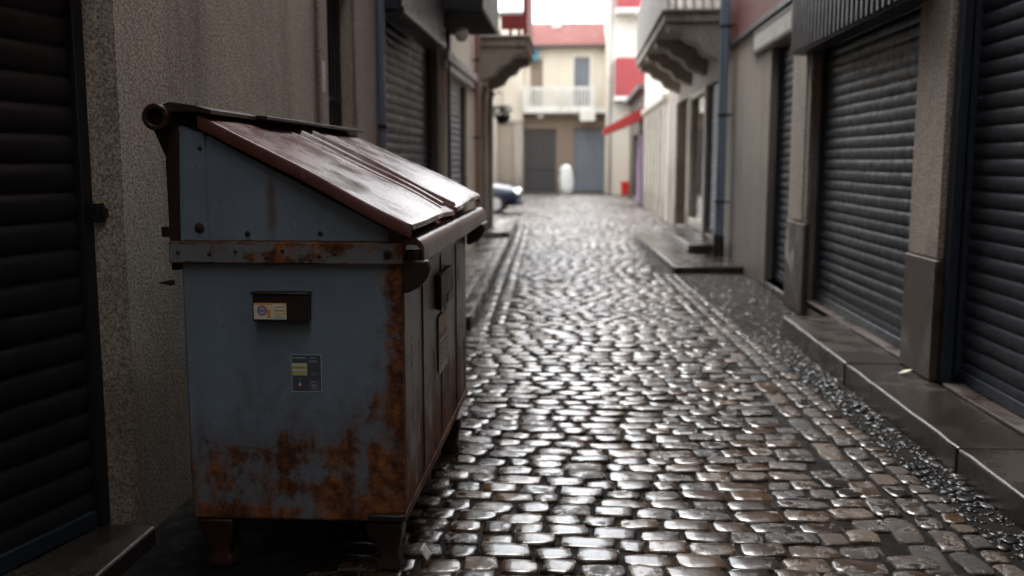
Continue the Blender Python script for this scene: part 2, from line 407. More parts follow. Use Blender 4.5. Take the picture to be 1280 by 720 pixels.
def npmesh(name, V, F4, mat, attrs=None, F3=None):
    me = bpy.data.meshes.new(name)
    nv = len(V); 
    me.vertices.add(nv); me.vertices.foreach_set('co', V.astype(np.float32).ravel())
    F = F4 if F4 is not None else F3; k = F.shape[1]
    me.loops.add(F.size); me.loops.foreach_set('vertex_index', F.astype(np.int32).ravel())
    me.polygons.add(len(F)); me.polygons.foreach_set('loop_start', np.arange(0, F.size, k, dtype=np.int32))
    me.polygons.foreach_set('use_smooth', np.ones(len(F), dtype=bool))
    me.update(calc_edges=True); me.validate()
    for a, vals in (attrs or {}).items():
        at = me.attributes.new(a, 'FLOAT', 'POINT'); at.data.foreach_set('value', vals.astype(np.float32))
    me.materials.append(mat)
    o = bpy.data.objects.new(name, me); COL.objects.link(o); return o

def wav(x, y):
    """slow unevenness of the old street, with a shallow dip along its middle"""
    return .012*np.sin(x*2.1+y*.7) + .010*np.sin(y*.8-x*1.1+1) + .004*np.sin(y*2.1+x*2.7)

stones = []    # cx, cy, w, d, rot, lod
def row(y, x0, x1, dpt, lod, wmu=.185, skew=0.):
    x = x0 - rng.random()*wmu
    while x < x1:
        w = float(np.clip(rng.normal(wmu, .033), .11, .27))
        cx = x + w/2
        if x0 - .02 < cx < x1 + .02:
            stones.append((cx, y + skew*cx + rng.normal(0, .006) + .018*math.sin(cx*1.7+y*.9), w, dpt*rng.uniform(.93, 1.05), rng.normal(0, .035), lod))
        x += w + rng.uniform(.001, .007)
def gutter_x(y): return 1.66 - (y-3.8)*.029      # inner line of the edging course on the right
def kerb_x(y): return -1.02 - (y-9.)*.031        # pavement edge on the left
y = 2.2
while y < 50.9:
    d = rng.uniform(.118, .145); lod = 0 if y < 9.5 else (1 if y < 34 else 2)
    xr = gutter_x(y) - .30 if y < 14 else (1.16 if y < 20.6 else 2.35)
    if 9.2 < y < 24.5: xl = kerb_x(y) + .34
    elif y >= 24.5: xl = -7.
    else: xl = -1.0 if y < 6 else -1.85
    if y < 9.2: xl = -.93  # stones left out: dark bed stands in for the shade under the dumpster
    row(y + d/2, xl, xr, d, lod, skew=.012)
    y += d + .0035
def course(fx, y0, y1, off, wd, ln):
    y = y0
    while y < y1:
        l = rng.uniform(*ln); c = y + l/2
        stones.append((fx(c)+off, c, wd*rng.uniform(.92, 1.04), l, rng.normal(0, .02), 0 if y < 9.5 else 1)); y += l + .015
course(gutter_x, 2.2, 13.8, -.205, .13, (.2, .33)); course(gutter_x, 2.2, 13.8, -.065, .115, (.14, .24)); course(gutter_x, 2.2, 13.8, .055, .10, (.08, .17))
course(kerb_x, 9.2, 24, .26, .13, (.2, .34)); course(kerb_x, 9.2, 24, .10, .13, (.16, .26))
VV, FF, TT, WW = [], [], [], []; off = 0
G = {0: (10, 10), 1: (8, 8), 2: (6, 6)}
def ax(n):
    return np.array({10: [-1,-.972,-.93,-.84,-.35,.35,.84,.93,.972,1], 8: [-1,-.965,-.91,-.8,.8,.91,.965,1], 6: [-1,-.95,-.85,.85,.95,1]}[n])
for (cx, cy, w, d, rot, lod) in stones:
    nu, nv = G[lod]; U, Vv = np.meshgrid(ax(nu), ax(nv)); U = U.ravel(); Vv = Vv.ravel()
    cr = rng.uniform(.02, .085)
    lx = U*w/2*(1-cr*Vv**4) ; ly = Vv*d/2*(1-cr*U**4)
    if lod == 0:
        ph = rng.random(4)*6.28
        lx = lx + .005*np.sin(Vv*2.4+ph[0])*np.abs(U); ly = ly + .005*np.sin(U*2.6+ph[1])*np.abs(Vv)
    e = (np.abs(U)**9+np.abs(Vv)**9)**(1/9); e = np.minimum(e, 1.1)
    dome = rng.uniform(.0, .003) if lod < 2 else .001
    lz = -.019*np.clip(e, 0, 1.05)**30 - dome*(U**2+Vv**2)*.5 + rng.normal(0, .0034)
    lz += lx*rng.normal(0, .013) + ly*rng.normal(0, .013)
    if lod < 2: lz += .0022*np.sin(U*3.1+rng.random()*6)*np.cos(Vv*2.7+rng.random()*6) + rng.normal(0, .0006, len(U))
    c, s_ = math.cos(rot), math.sin(rot)
    X = cx + lx*c - ly*s_; Y = cy + lx*s_ + ly*c
    Z = lz + wav(cx, cy)
    VV.append(np.stack([X, Y, Z], 1))
    i, j = np.meshgrid(np.arange(nu-1), np.arange(nv-1)); q = (j*nu+i).ravel()
    FF.append(np.stack([q, q+1, q+1+nu, q+nu], 1) + off); off += len(U)
    TT.append(np.full(len(U), np.clip(rng.beta(2.0, 2.6), 0, 1))); WW.append(np.full(len(U), rng.random()))
struct(npmesh('cobbled_street', np.concatenate(VV), np.concatenate(FF), M['cobble'], {'tone': np.concatenate(TT), 'wet': np.concatenate(WW)}))
# wet grit between the stones
gx = np.linspace(-8, 3, 120); gy = np.concatenate([np.linspace(0, 14, 150), np.linspace(14.3, 51, 120)])
GX, GY = np.meshgrid(gx, gy); GZ = wav(GX, GY) - .0135 + rng.normal(0, .0012, GX.shape)
nx = len(gx); i, j = np.meshgrid(np.arange(nx-1), np.arange(len(gy)-1)); q = (j*nx+i).ravel()
struct(npmesh('street_bed', np.stack([GX.ravel(), GY.ravel(), GZ.ravel()], 1), np.stack([q, q+1, q+1+nx, q+nx], 1), M['bed']))
# pebbles along the right gutter and by the dumpster
bm = bmesh.new(); bmesh.ops.create_icosphere(bm, subdivisions=2, radius=1); iv = np.array([v.co[:] for v in bm.verts]); itf = np.array([[v.index for v in f.verts] for f in bm.faces]); bm.free()
PV, PF, PT = [], [], []; off = 0
def pebble(x, y, r):
    global off
    s = r*np.array([rng.uniform(.8, 1.4), rng.uniform(.8, 1.4), rng.uniform(.32, .6)])
    v = iv*(1+.12*np.sin(iv[:, [1,2,0]]*3+rng.random(3)*6))*s; a = rng.random()*6.28
    v = np.stack([v[:,0]*math.cos(a)-v[:,1]*math.sin(a), v[:,0]*math.sin(a)+v[:,1]*math.cos(a), v[:,2]], 1)
    PV.append(v + [x, y, wav(x, y)-.012-s[2]*.1]); PF.append(itf+off); off += len(iv); PT.append(np.full(len(iv), rng.beta(1.6, 3)))
for _ in range(2000):
    y = 2.4 + (14-2.4)*rng.random()
    lo = gutter_x(y)+.115; hi = 1.95 if y < 9.15 else 2.38
    x = lo + (hi-lo)*rng.random()
    pebble(x, y, rng.choice([.008, .012, .018, .03], p=[.4, .33, .2, .07]))
for _ in range(260):
    pebble(rng.uniform(-1.8, -1.0), rng.uniform(6.0, 9.2), rng.choice([.015, .022, .034]))
for _ in range(70):
    pebble(rng.uniform(-1.84, -1.0), rng.uniform(3.0, 3.5), rng.choice([.008, .013, .02]))
gv = npmesh('gravel', np.concatenate(PV), None, M['pebble'], {'tone': np.concatenate(PT)}, F3=np.concatenate(PF)); gv['kind'] = 'stuff'

# left pavement: flagstones behind a kerb, second piece one step higher
mb = MB(); y = 9.25
while y < 24:
    hgt = .10 if y < 19.0 else .2
    l = rng.uniform(.5, .8); l = min(l, 24-y)
    if y < 19.0 < y+l: l = 19.0-y
    xk = kerb_x(y)-.15; x = XL+.003; 
    while x < xk-.05:
        w = min(rng.uniform(.34, .5), xk-x)
        if xk-(x+w) < .12: w = xk-x
        mb.box(x, x+w-.01, y, y+l-.012, -.05, hgt+rng.normal(0, .003)); x += w
    y += l
struct(mb.build('pavement', M['flag'], bevel=.012))
mb = MB(); y = 9.2
while y < 24:
    l = rng.uniform(.8, 1.15); l = min(l, 24-y)
    if y < 18.97 < y+l: l = 18.97-y
    h = .11 if y < 18.9 else .21
    a, b = kerb_x(y), kerb_x(y+l)
    mb.add([(a-.14,y,-.05),(a,y,-.05),(b,y+l-.01,-.05),(b-.14,y+l-.01,-.05),(a-.14,y,h),(a,y,h),(b,y+l-.01,h),(b-.14,y+l-.01,h)], [(0,3,2,1),(4,5,6,7),(0,1,5,4),(1,2,6,5),(2,3,7,6),(3,0,4,7)]); y += max(l, .02)
struct(mb.build('kerb', M['step'], bevel=.015))
# right raised step in front of the shutters
mb = MB()
for a, b in ((.6, 2.75), (2.76, 4.9), (4.91, 6.98), (6.99, 9.15)): mb.box(1.95+rng.normal(0,.004), XR-.004, a, b, -.05, .15+rng.normal(0, .002))
struct(mb.build('raised_pavement', M['step'], bevel=.018, seg=3))
# shop platform further on
mb = MB(); mb.prism([(1.40, 13.95), (XR-.004, 13.95), (XR-.004, 20.6), (1.22, 20.6)], 'z', -.05, .10)
mb.prism([(1.84, 16.0), (XR-.006, 16.0), (XR-.006, 20.5), (1.78, 20.5)], 'z', .1005, .24)
struct(mb.build('doorstep', M['step'], bevel=.018))
def wear(o, cuts, amp):
    bm = bmesh.new(); bm.from_mesh(o.data)
    bmesh.ops.subdivide_edges(bm, edges=[e for e in bm.edges if e.calc_length() > .3], cuts=cuts, use_grid_fill=True)
    for v in bm.verts:
        p = v.co; k = math.sin(p.y*9.1+p.x*5)+math.sin(p.y*23+p.z*30+p.x*11)*.6+rng.normal(0, .5)
        v.co.x += amp*k*.7; v.co.z += amp*.5*(math.sin(p.y*13+p.x*17)+rng.normal(0, .4))
    bm.to_mesh(o.data); bm.free()
for o in bpy.data.objects:
    if o.name == 'raised_pavement': wear(o, 14, .0028)
    elif o.name == 'kerb': wear(o, 5, .004)
# threshold under the near left shutter
mb = MB(); mb.box(-3.0, -1.79, .2, 3.84, -.05, .055); struct(mb.build('threshold', M['step'], bevel=.015))

# ------------------------------------------------------------------ left row
def finish_pipe(parent, x, y, z0, z1, r, mat, wallside, name='downpipe'):
    mb = MB(); mb.tube([(x,y,z0),(x,y,z1)], r, 14); p = mb.build(name, mat, parent, smooth=True); p.data.set_sharp_from_angle(angle=R(50))
    for z in np.arange(z0+.55, z1, 1.35):
        b = MB(); b.lathe([(r+.008, -.02), (r+.010, 0), (r+.008, .02)], (x, y, z)); b.box(x, x+wallside*.12, y-.012, y+.012, z-.012, z+.012); b.build('pipe_bracket', M['iron'], p)
    return p
H1 = 11.5  # near houses raised out of view to darken the street
L1 = thing('roughcast_building', (XL, 4., 0), 'grey brown roughcast building with a black shutter, right behind the dumpster', 'building')
mb = MB(); LW.wall(mb, -13, 8.98, -.05, H1, [(.2, 3.86, 0, 2.75, 1.4), (7.12, 8.03, .12, 3.1, .45)])
mb.build('wall', M['stucco_grey'], L1); LW.roof(L1, -13, 8.98, H1, over=1.25)  # wide unseen eaves added to cut sky light on the near street
mb = MB(); mb.box(XL+.004, XR-.004, -15, -11, -.05, H1); mb.build('rear_shade_block', M['stucco_grey'], L1)  # unseen block added behind the camera to darken the near end
# shutter set at a splay in its opening
j = Vector((XL-.17, 3.855)); dr = Vector((-math.sin(R(14)), -math.cos(R(14)))); nrm = Vector((math.cos(R(14)), -math.sin(R(14))))
pitch = .115; pr = []
for k in range(24):
    for dd, zz in ((0,0),(.45,.05),(.85,.2),(1,.45),(.9,.68),(.55,.86),(.05,.95)): pr.append((.016*dd, .10+(k+zz)*pitch))
mb = MB(); L = 3.7
for t in (.05, L):
    mb.v += [(*(j+dr*t+nrm*a), z) for a, z in pr]
k = len(pr); mb.f = [(i, i+1, i+1+k, i+k) for i in range(k-1)]; mb.mi = [0]*len(mb.f)
s0 = mb.build('roller_shutter', M['shutter_black'], L1, recalc=False, smooth=True)
def obl(mb, t0, t1, a0, a1, z0, z1):
    q = [j+dr*t0+nrm*a0, j+dr*t1+nrm*a0, j+dr*t1+nrm*a1, j+dr*t0+nrm*a1]
    return mb.prism([(p.x, p.y) for p in q], 'z', z0, z1)
obl(MB(), -.012, .045, -.03, .04, .056, 2.74).build('guide_rail', M['iron'], s0, bevel=.004)
obl(MB(), .06, L, -.012, .032, .06, .13).build('bottom_bar', M['frame_dark'], s0, bevel=.005)
lt = MB(); obl(lt, -.05, .01, .056, .085, 1.35, 1.43); obl(lt, -.035, -.005, .086, .1, 1.37, 1.41); lt.build('latch', M['iron'], s0, bevel=.003)
# barred doorway with stone surround
mb = MB(); LW.box(mb, .002, .03, 6.90, 7.118, -.04, 3.3); LW.box(mb, .002, .03, 8.032, 8.86, -.04, 3.3); LW.box(mb, .002, .034, 6.88, 8.88, 3.302, 3.6)
sr = mb.build('door_surround', M['pier'], L1, bevel=.012)
nt = MB(); LW.box(nt, .0305, .033, 6.94, 7.02, 2.1, 2.32); nt.build('paper_notice', M['paper'], sr)
mb = MB(); LW.box(mb, -.44, -.40, 7.125, 8.025, .125, 3.09); d = mb.build('door', M['shutter_black'], L1)
g = MB()
for k in range(9): g.tube([(LW.X(-.1), 7.16+k*.103, .14), (LW.X(-.1), 7.16+k*.103, 3.08)], .011, 8)
for z in (.3, 1.2, 2.1, 2.95): LW.box(g, -.106, -.094, 7.13, 8.02, z-.02, z+.02)
g.build('door_grille', M['iron'], d)
finish_pipe(L1, LW.X(.06), 8.90, 0.02, H1-.3, .042, M['pipe_blue'], -1)

L2 = thing('shuttered_shop', (XL, 11, 0), 'dark shop on the left with a charcoal shutter below a black projecting fascia box', 'building')
mb = MB(); LW.wall(mb, 8.98, 13.3, -.05, 9, [(9.14, 12.94, 0, 3.25, .3)]); mb.build('wall', M['stucco_shop'], L2); LW.roof(L2, 8.98, 13.3, 9, over=.7)  # eaves widened out of view to narrow the strip of sky light
LW.shutter(L2, 9.14, 12.94, .12, 3.24, -.14, M['shutter'], .105)
mb = MB(); LW.box(mb, .003, .24, 9.02, 11.9, 2.97, 3.75); f = mb.build('fascia_box', M['awning_box'], L2, bevel=.012)
mb = MB(); LW.box(mb, .06, .2, 9.0, 9.019, 3.0, 3.1); LW.box(mb, .241, .262, 9.02, 11.9, 2.965, 3.02); mb.build('trim', M['frame_dark'], f)
mb = MB(); LW.box(mb, .003, .70, 12.05, 14.4, 3.45, 4.4); f = mb.build('canopy_box', M['awning_box'], L2, bevel=.015)
mb = MB()
for k in range(9): LW.box(mb, .03, .68, 12.2+k*.25, 12.25+k*.25, 3.425, 3.449)
mb.build('slat', M['iron'], f)
lp = MB(); lp.tube([(LW.X(.02), 12.5, 3.2), (LW.X(.2), 12.5, 3.34), (LW.X(.34), 12.5, 3.34), (LW.X(.38), 12.5, 3.28)], .014, 8); w = lp.build('wall_lamp', M['iron'], L2, smooth=True)
lp = MB(); lp.lathe([(.02,.10),(.075,.07),(.09,.02),(.08,-.04),(.04,-.08)], (LW.X(.38), 12.5, 3.2)); lp.build('lamp_globe', M['lampglass'], w, smooth=True)

L3 = thing('cream_shop', (XL, 15.5, 0), 'cream house on the left with a pale blue grey shutter and pinkish downpipe', 'building')
mb = MB(); LW.wall(mb, 13.3, 17.6, -.05, 9.5, [(13.75, 16.35, .2, 2.85, .3)]); mb.build('wall', M['cream'], L3); LW.roof(L3, 13.3, 17.6, 9.5)
LW.shutter(L3, 13.75, 16.35, .30, 2.84, -.10, M['shutter_pale'], .1)
mb = MB(); LW.box(mb, .003, .10, 13.32, 17.55, 2.98, 3.12); LW.box(mb, .003, .06, 13.32, 17.55, 2.86, 2.979); mb.build('ledge', M['panel_grey'], L3, bevel=.012)
for a in (13.4, 13.62): 
    mb = MB(); LW.box(mb, .003, .05, a, a+.1, .05, 2.85); mb.build('door_post', M['white'], L3, bevel=.008)
finish_pipe(L3, LW.X(.06), 13.26+.3, .1, 9.2, .03, M['frame_dark'], -1)
finish_pipe(L3, LW.X(.09), 17.2, .12, 9.2, .05, M['pipe_pink'], -1)

L4 = thing('balcony_house', (XL, 19, 0), 'taupe house at the left corner carrying a red railed stone balcony', 'building')
mb = MB(); LW.wall(mb, 17.6, 20.88, -.05, 9.2, [(18.0, 18.9, .2, 2.9, .3), (19.35, 20.3, .2, 2.9, .3)]); mb.build('wall', M['pilaster'], L4); LW.roof(L4, 17.6, 20.88, 9.2)
for a, b in ((18.0, 18.9), (19.35, 20.3)):
    mb = MB(); LW.box(mb, -.28, -.22, a+.002, b-.002, .205, 2.895); mb.build('door', M['shutter_brown'], L4)
for a in (17.66, 18.98, 20.42):
    mb = MB(); LW.box(mb, .003, .07, a, a+.28, .0, 2.95); LW.box(mb, .003, .10, a-.03, a+.31, 2.951, 3.06); mb.build('pilaster', M['pier'], L4, bevel=.01)
def balcony(parent, W, u0, u1, dep, z, slabm):
    mb = MB(); W.box(mb, .003, dep, u0, u1, z-.15, z); W.box(mb, .003, dep+.05, u0-.05, u1+.05, z+.001, z+.06)
    b = mb.build('balcony', slabm, parent, bevel=.02, seg=2)
    k = max(2, int((u1-u0)/2.0)+1)
    for i in range(k):
        u = u0+.05 + (u1-u0-.5)*i/(k-1); c = MB()
        pr = [(W.X(.004), z-.152), (W.X(dep-.06), z-.152), (W.X(dep-.08), z-.27), (W.X(dep*.72), z-.31), (W.X(dep*.62), z-.44), (W.X(dep*.45), z-.50), (W.X(dep*.34), z-.66), (W.X(dep*.12), z-.74), (W.X(.004), z-.80)]
        c.prism(pr, 'y', u, u+.4); c.build('corbel', slabm, b, bevel=.015)
    return b
b = balcony(L4, LW, 18.15, 20.8, .92, 3.86, M['concrete'])
mb = MB().mat(M['white'])
for k in range(7): LW.box(mb, .04+k*.055, .065+k*.055, 18.16, 18.19, 3.93, 4.95)
mb.mat(M['red_panel']); LW.box(mb, .44, .84, 18.16, 18.20, 4.02, 4.28)
for k in range(6): mb.mat(M['white']); LW.box(mb, .455+k*.065, .495+k*.065, 18.16, 18.19, 4.281, 4.95)
mb.mat(M['red_panel']); LW.box(mb, .85, .91, 18.15, 20.75, 3.925, 4.10); LW.box(mb, .86, .90, 18.20, 20.75, 4.101, 5.0); LW.box(mb, .84, .92, 18.14, 18.24, 3.93, 5.05); LW.box(mb, .02, .92, 18.14, 18.2, 4.951, 5.02)
LW.box(mb, .58, .64, 18.155, 18.205, 3.925, 4.019); LW.box(mb, .74, .80, 18.155, 18.205, 3.925, 4.019)
mb.build('railing', M['white'], b)
# dark hanging flower basket on the corner
hb = thing('hanging_basket', (LW.X(.28), 20.55, 2.55), 'dark plant basket hanging from the left corner pilaster under the balcony', 'hanging basket')
mb = MB(); mb.tube([(LW.X(.10), 20.55, 3.02), (LW.X(.22), 20.55, 3.06), (LW.X(.28), 20.55, 3.0)], .012, 8); mb.tube([(LW.X(.28), 20.55, 3.0), (LW.X(.28), 20.55, 2.6)], .006, 6); mb.build('bracket', M['iron'], hb)
mb = MB(); mb.lathe([(.04,-.16),(.11,-.12),(.15,-.04),(.16,.02),(.14,.03)], (LW.X(.28), 20.55, 2.55)); mb.build('basket', M['iron'], hb, smooth=True)
mb = MB()
for _ in range(160):
    a, r, h = rng.random()*6.28, .2*math.sqrt(rng.random()), rng.uniform(-.08, .16); c = Vector((LW.X(.28)+r*math.cos(a), 20.55+r*math.sin(a), 2.6+h)); q = [c+Vector(rng.normal(0,.03,3)) for _ in range(3)]
    mb.add(q, [(0,1,2)])
mb.build('foliage', M['plantgreen'], hb, recalc=False)

# a house behind the side street, and the car parked in it
L5W = Side(-4.2, 1)
L5 = thing('side_street_house', (-4.2, 40, 0), 'pale house set back past the side street on the left', 'building')
mb = MB(); L5W.wall(mb, 34, 50.2, -.05, 8, []); mb.build('wall', M['pale'], L5); L5W.roof(L5, 34, 50.2, 8)

# car, nose towards +X
CX, CY = -1.72, 29.2
car = thing('parked_car', (CX-2, CY+.85, 0), 'dark blue car parked in the side street, nose out past the left corner', 'car')
def car_sections(prof, ylo):
    # prof: list of (x from nose backwards, z bottom, z top, half width)
    vs, fs = [], []; seg = 10
    for x, zb, zt, hw in prof:
        for k in range(seg):
            t = 2*math.pi*k/seg + math.pi/seg
            c, s_ = math.cos(t), math.sin(t)
            yy = hw*np.sign(c)*abs(c)**.45; zz = (zb+zt)/2 + (zt-zb)/2*np.sign(s_)*abs(s_)**.6
            vs.append((CX-x, CY+.86+yy, zz))
    n = len(prof)
    for i in range(n-1):
        for k in range(seg): fs.append((i*seg+k, i*seg+(k+1) % seg, (i+1)*seg+(k+1) % seg, (i+1)*seg+k))
    fs += [tuple(range(seg)), tuple((n-1)*seg+k for k in range(seg))[::-1]]
    return vs, fs
mb = MB(); mb.add(*car_sections([(0,.30,.62,.55),(.06,.24,.74,.72),(.25,.22,.84,.80),(.6,.22,.92,.84),(1.1,.22,.99,.85),(1.6,.22,1.0,.85),(2.6,.22,1.0,.85),(3.5,.22,.98,.84),(3.9,.28,.95,.78),(4.0,.34,.85,.66)], 0))
body = mb.build('body', M['car_paint'], car, smooth=True); sd = body.modifiers.new('sub', 'SUBSURF'); sd.levels = 1; sd.render_levels = 2
mb = MB(); mb.add(*car_sections([(1.05,.93,1.0,.68),(1.4,.93,1.22,.68),(1.75,.93,1.42,.64),(2.4,.93,1.48,.63),(3.1,.93,1.44,.62),(3.6,.93,1.2,.64),(3.8,.93,1.0,.66)], 0)); mb.build('cabin_glass', M['glass'], car, smooth=True)
mb = MB(); mb.add(*car_sections([(1.85,1.40,1.46,.60),(2.0,1.4,1.495,.62),(2.6,1.4,1.505,.62),(3.1,1.4,1.47,.61)], 0)); mb.build('roof', M['car_paint'], car, smooth=True)
for xx in (.78, 3.2):
    for sy in (0, 1):
        yc = CY+.02 if sy == 0 else CY+1.52
        mb = MB(); mb.lathe([(.2,0),(.29,.0),(.315,.03),(.315,.15),(.29,.18),(.2,.18)], (CX-xx, yc, .315), 'y', 28); w = mb.build('wheel', M['rubber'], car, smooth=True); w.data.set_sharp_from_angle(angle=R(35))
        mb = MB(); mb.lathe([(.03,-.008),(.10,-.012),(.19,-.006),(.205,.02),(.2,.16)], (CX-xx, yc, .315), 'y', 28); mb.build('rim', M['alloy'], w)
for sy in (.30, 1.42):
    mb = MB(); mb.lathe([(.02,.05),(.08,.04),(.115,.0),(.12,-.06),(.10,-.12)], (CX-.10, CY+sy, .66), 'x', 16); mb.build('headlight', M['headlamp'], car, smooth=True)
mb = MB(); mb.box(CX-.14, CX+.04, CY+.10, CY+1.62, .28, .44); mb.build('bumper', M['frame_dark'], car, bevel=.04, seg=3)
mb = MB(); mb.box(CX+.042, CX+.05, CY+.62, CY+1.1, .31, .42); mb.build('number_plate', M['white'], car)
mb = MB(); mb.box(CX-1.55, CX-1.35, CY-.17, CY-.01, .98, 1.1); mb.build('wing_mirror', M['car_paint'], car, bevel=.04, seg=3)

# ------------------------------------------------------------------ end of the street
class Front(Side):
    """a wall facing -Y at y; u runs along X"""
    def __init__(s, y): s.y = y
    def box(s, mb, d0, d1, u0, u1, z0, z1): return mb.box(u0, u1, s.y-d0, s.y-d1, z0, z1)
    def wall(s, mb, u0, u1, z0, z1, ops=(), depth=.35, back=6.):
        t = MB(); Side(0, -1).wall(t, u0, u1, z0, z1, ops, depth, back)   # built with X as depth, then swapped
        o = len(mb.v); mb.v += [(v[1], s.y + v[0], v[2]) for v in t.v]; mb.f += [[o+i for i in f] for f in t.f]; mb.mi += [mb.cur]*len(t.f); return mb
E = Front(51.)
EB = thing('end_house', (-.7, 51, 0), 'cream two storey house with red roof and white balcony closing the street', 'building')
mb = MB(); E.wall(mb, -2.84, 1.50, 4.05, 7.5, [(-.22, .58, 4.2, 6.95, .3), (-2.5, -1.85, 4.2, 6.9, .25)]); mb.build('wall', M['cream'], EB)
mb = MB(); E.wall(mb, -2.84, 1.50, -.05, 4.045, [(-2.80, -1.13, 0, 3.3, .3), (-.22, 1.46, 0, 3.32, .3)]); mb.build('ground_floor_wall', M['brown_plaster'], EB)
mb = MB(); E.box(mb, -.2, -.14, -2.798, -1.132, .01, 3.295); d = mb.build('garage_door', M['shutter_brown'], EB)
mb = MB()
for k in range(1, 5): E.box(mb, -.139, -.12, -2.8+k*.334-.012, -2.8+k*.334+.012, .02, 3.29)
E.box(mb, -.139, -.115, -2.79, -1.14, 1.15, 1.19); mb.build('door_batten', M['shutter_black'], d)
pr = []
for k in range(30):
    for dd, zz in ((0,0),(.8,.2),(1,.5),(.8,.8),(0,.95)): pr.append((51+.18-.02*dd, .03+(k+zz)*.109))
mb = MB(); mb.strip([(p[0], p[1]) for p in pr], 'x', -.216, 1.456); mb.build('garage_shutter', M['shutter_pale'], EB, recalc=False, smooth=True)
mb = MB(); E.box(mb, .002, .9, -2.8, 1.5, 4.07, 4.30); b = mb.build('balcony', M['balustrade'], EB, bevel=.02)
mb = MB(); E.box(mb, .80, .90, -2.8, .75, 5.25, 5.40); E.box(mb, .80, .88, -2.8, .75, 4.301, 4.42)
for k in range(19):
    x = -2.62+k*.18; mb.box(x-.045, x+.045, 51-.88, 51-.81, 4.421, 5.249)
E.box(mb, .78, .92, .70, .86, 4.301, 5.45); E.box(mb, .78, .92, -2.82, -2.68, 4.301, 5.45)
mb.build('balustrade', M['balustrade'], b)
mb = MB(); E.box(mb, -.22, -.16, -.218, .578, 4.21, 6.94); w = mb.build('balcony_door', M['shutter_pale'], EB)
mb = MB(); E.box(mb, .002, .05, -.34, -.222, 4.31, 7.05); E.box(mb, .002, .05, .582, .70, 4.31, 7.05); E.box(mb, .002, .05, -.34, .70, 7.051, 7.15); mb.build('frame', M['white'], w)
mb = MB(); E.box(mb, -.2, -.15, -2.498, -1.852, 4.21, 6.89); mb.build('door', M['brown_plaster'], EB)
mb = MB(); E.box(mb, .003, .45, -2.5, -2.1, 6.75, 7.40); mb.build('wall_box', M['teal'], EB, bevel=.02)
mb = MB(); E.box(mb, .92, 1.02, .10, .88, 3.66, 4.22); mb.build('sign_box', M['white'], EB, bevel=.02)
mb = MB(); mb.lathe([(.05,.12),(.14,.09),(.18,0),(.12,-.08),(.03,-.11)], (-1.95, 50.5, 3.93)); mb.build('ceiling_lamp', M['lampglass'], EB, smooth=True)
mb = MB()   # tiled roof, ribbed pantiles
nU, nV = 180, 14
def rf(a, b):
    x = -3.1 + 4.85*a; yv = 50.35 + 5.0*b; return (x, yv, 7.55 + 1.75*b + .035*math.sin(a*4.85/.2*2*math.pi) + .012*((b*14) % 1))
mb.grid(rf, nU, nV); mb.grid(lambda a, b: (-3.1+4.85*a, 55.35+5*b, 9.3-1.7*b), 4, 2); rfo = mb.build('roof', M['roof'], EB, recalc=False)
mb = MB(); E.box(mb, .1, .72, -3.1, 1.75, 7.42, 7.51); mb.build('gutter', M['shutter_brown'], rfo, bevel=.02)
mb = MB(); mb.tube([(-.3, 54.5, 8.9), (-.3, 54.5, 9.75)], .02, 6)
mb.tube([(-.9, 54.5, 9.62), (1.6, 54.5, 9.3)], .014, 6)
for k in range(6): mb.tube([(-.5+k*.2, 54.3, 9.58-k*.03), (-.5+k*.2, 54.7, 9.58-k*.03)], .012, 6)
mb.build('antenna', M['iron'], rfo)
mb = MB(); mb.box(-1.45, -.95, 54.2, 54.7, 8.8, 9.45); mb.build('chimney', M['white'], rfo, bevel=.02)

E2 = Front(50.6)
LB = thing('corner_house', (-5, 50.6, 0), 'beige and cream house seen past the left corner behind the car', 'building')
mb = MB(); E2.wall(mb, -9, -2.85, 3.72, 9, []); mb.build('wall', M['cream'], LB)
mb = MB(); E2.wall(mb, -9, -2.85, -.05, 3.715, []); mb.build('ground_floor_wall', M['beige'], LB)
mb = MB(); E2.box(mb, .003, .12, -3.32, -2.87, 0, 3.6); E2.box(mb, .003, .18, -9, -2.83, 3.601, 3.78); mb.build('pilaster', M['pilaster'], LB, bevel=.015)
mb = MB(); mb.box(-9, -2.8, 50.4, 56.6, 9.002, 9.2); mb.build('roof', M['flatroof'], LB)

E3 = Front(47.5)
RB = thing('tall_cream_house', (4, 47.5, 0), 'tall cream white house with red panelled balconies beyond the red awning', 'building')
mb = MB(); E3.wall(mb, 1.40, 9, -.05, 13, []); mb.build('wall', M['cream'], RB)
mb = MB(); E3.box(mb, .003, .06, 1.42, 9, 3.2, 12.99); mb.build('upper_facing', M['pale'], RB)
mb = MB(); mb.box(1.36, 9, 47.4, 53.5, 13.002, 13.2); mb.build('roof', M['flatroof'], RB)
for z in (4.45, 8.5):
    mb = MB(); E3.box(mb, .063, 1.25, 1.72, 3.9, z, z+.2); b = mb.build('balcony', M['white'], RB, bevel=.02)
    mb = MB(); E3.box(mb, 1.15, 1.22, 1.76, 3.86, z+.201, z+2.0); mb.box(1.76, 1.83, 47.5-1.149, 47.5-.065, z+.201, z+2.0); mb.build('railing', M['red_panel'], b, bevel=.01)
mb = MB(); mb.tube([(1.55, 47.38, 0), (1.55, 47.38, 12.8)], .06, 10); mb.build('downpipe', M['panel_grey'], RB, smooth=True)

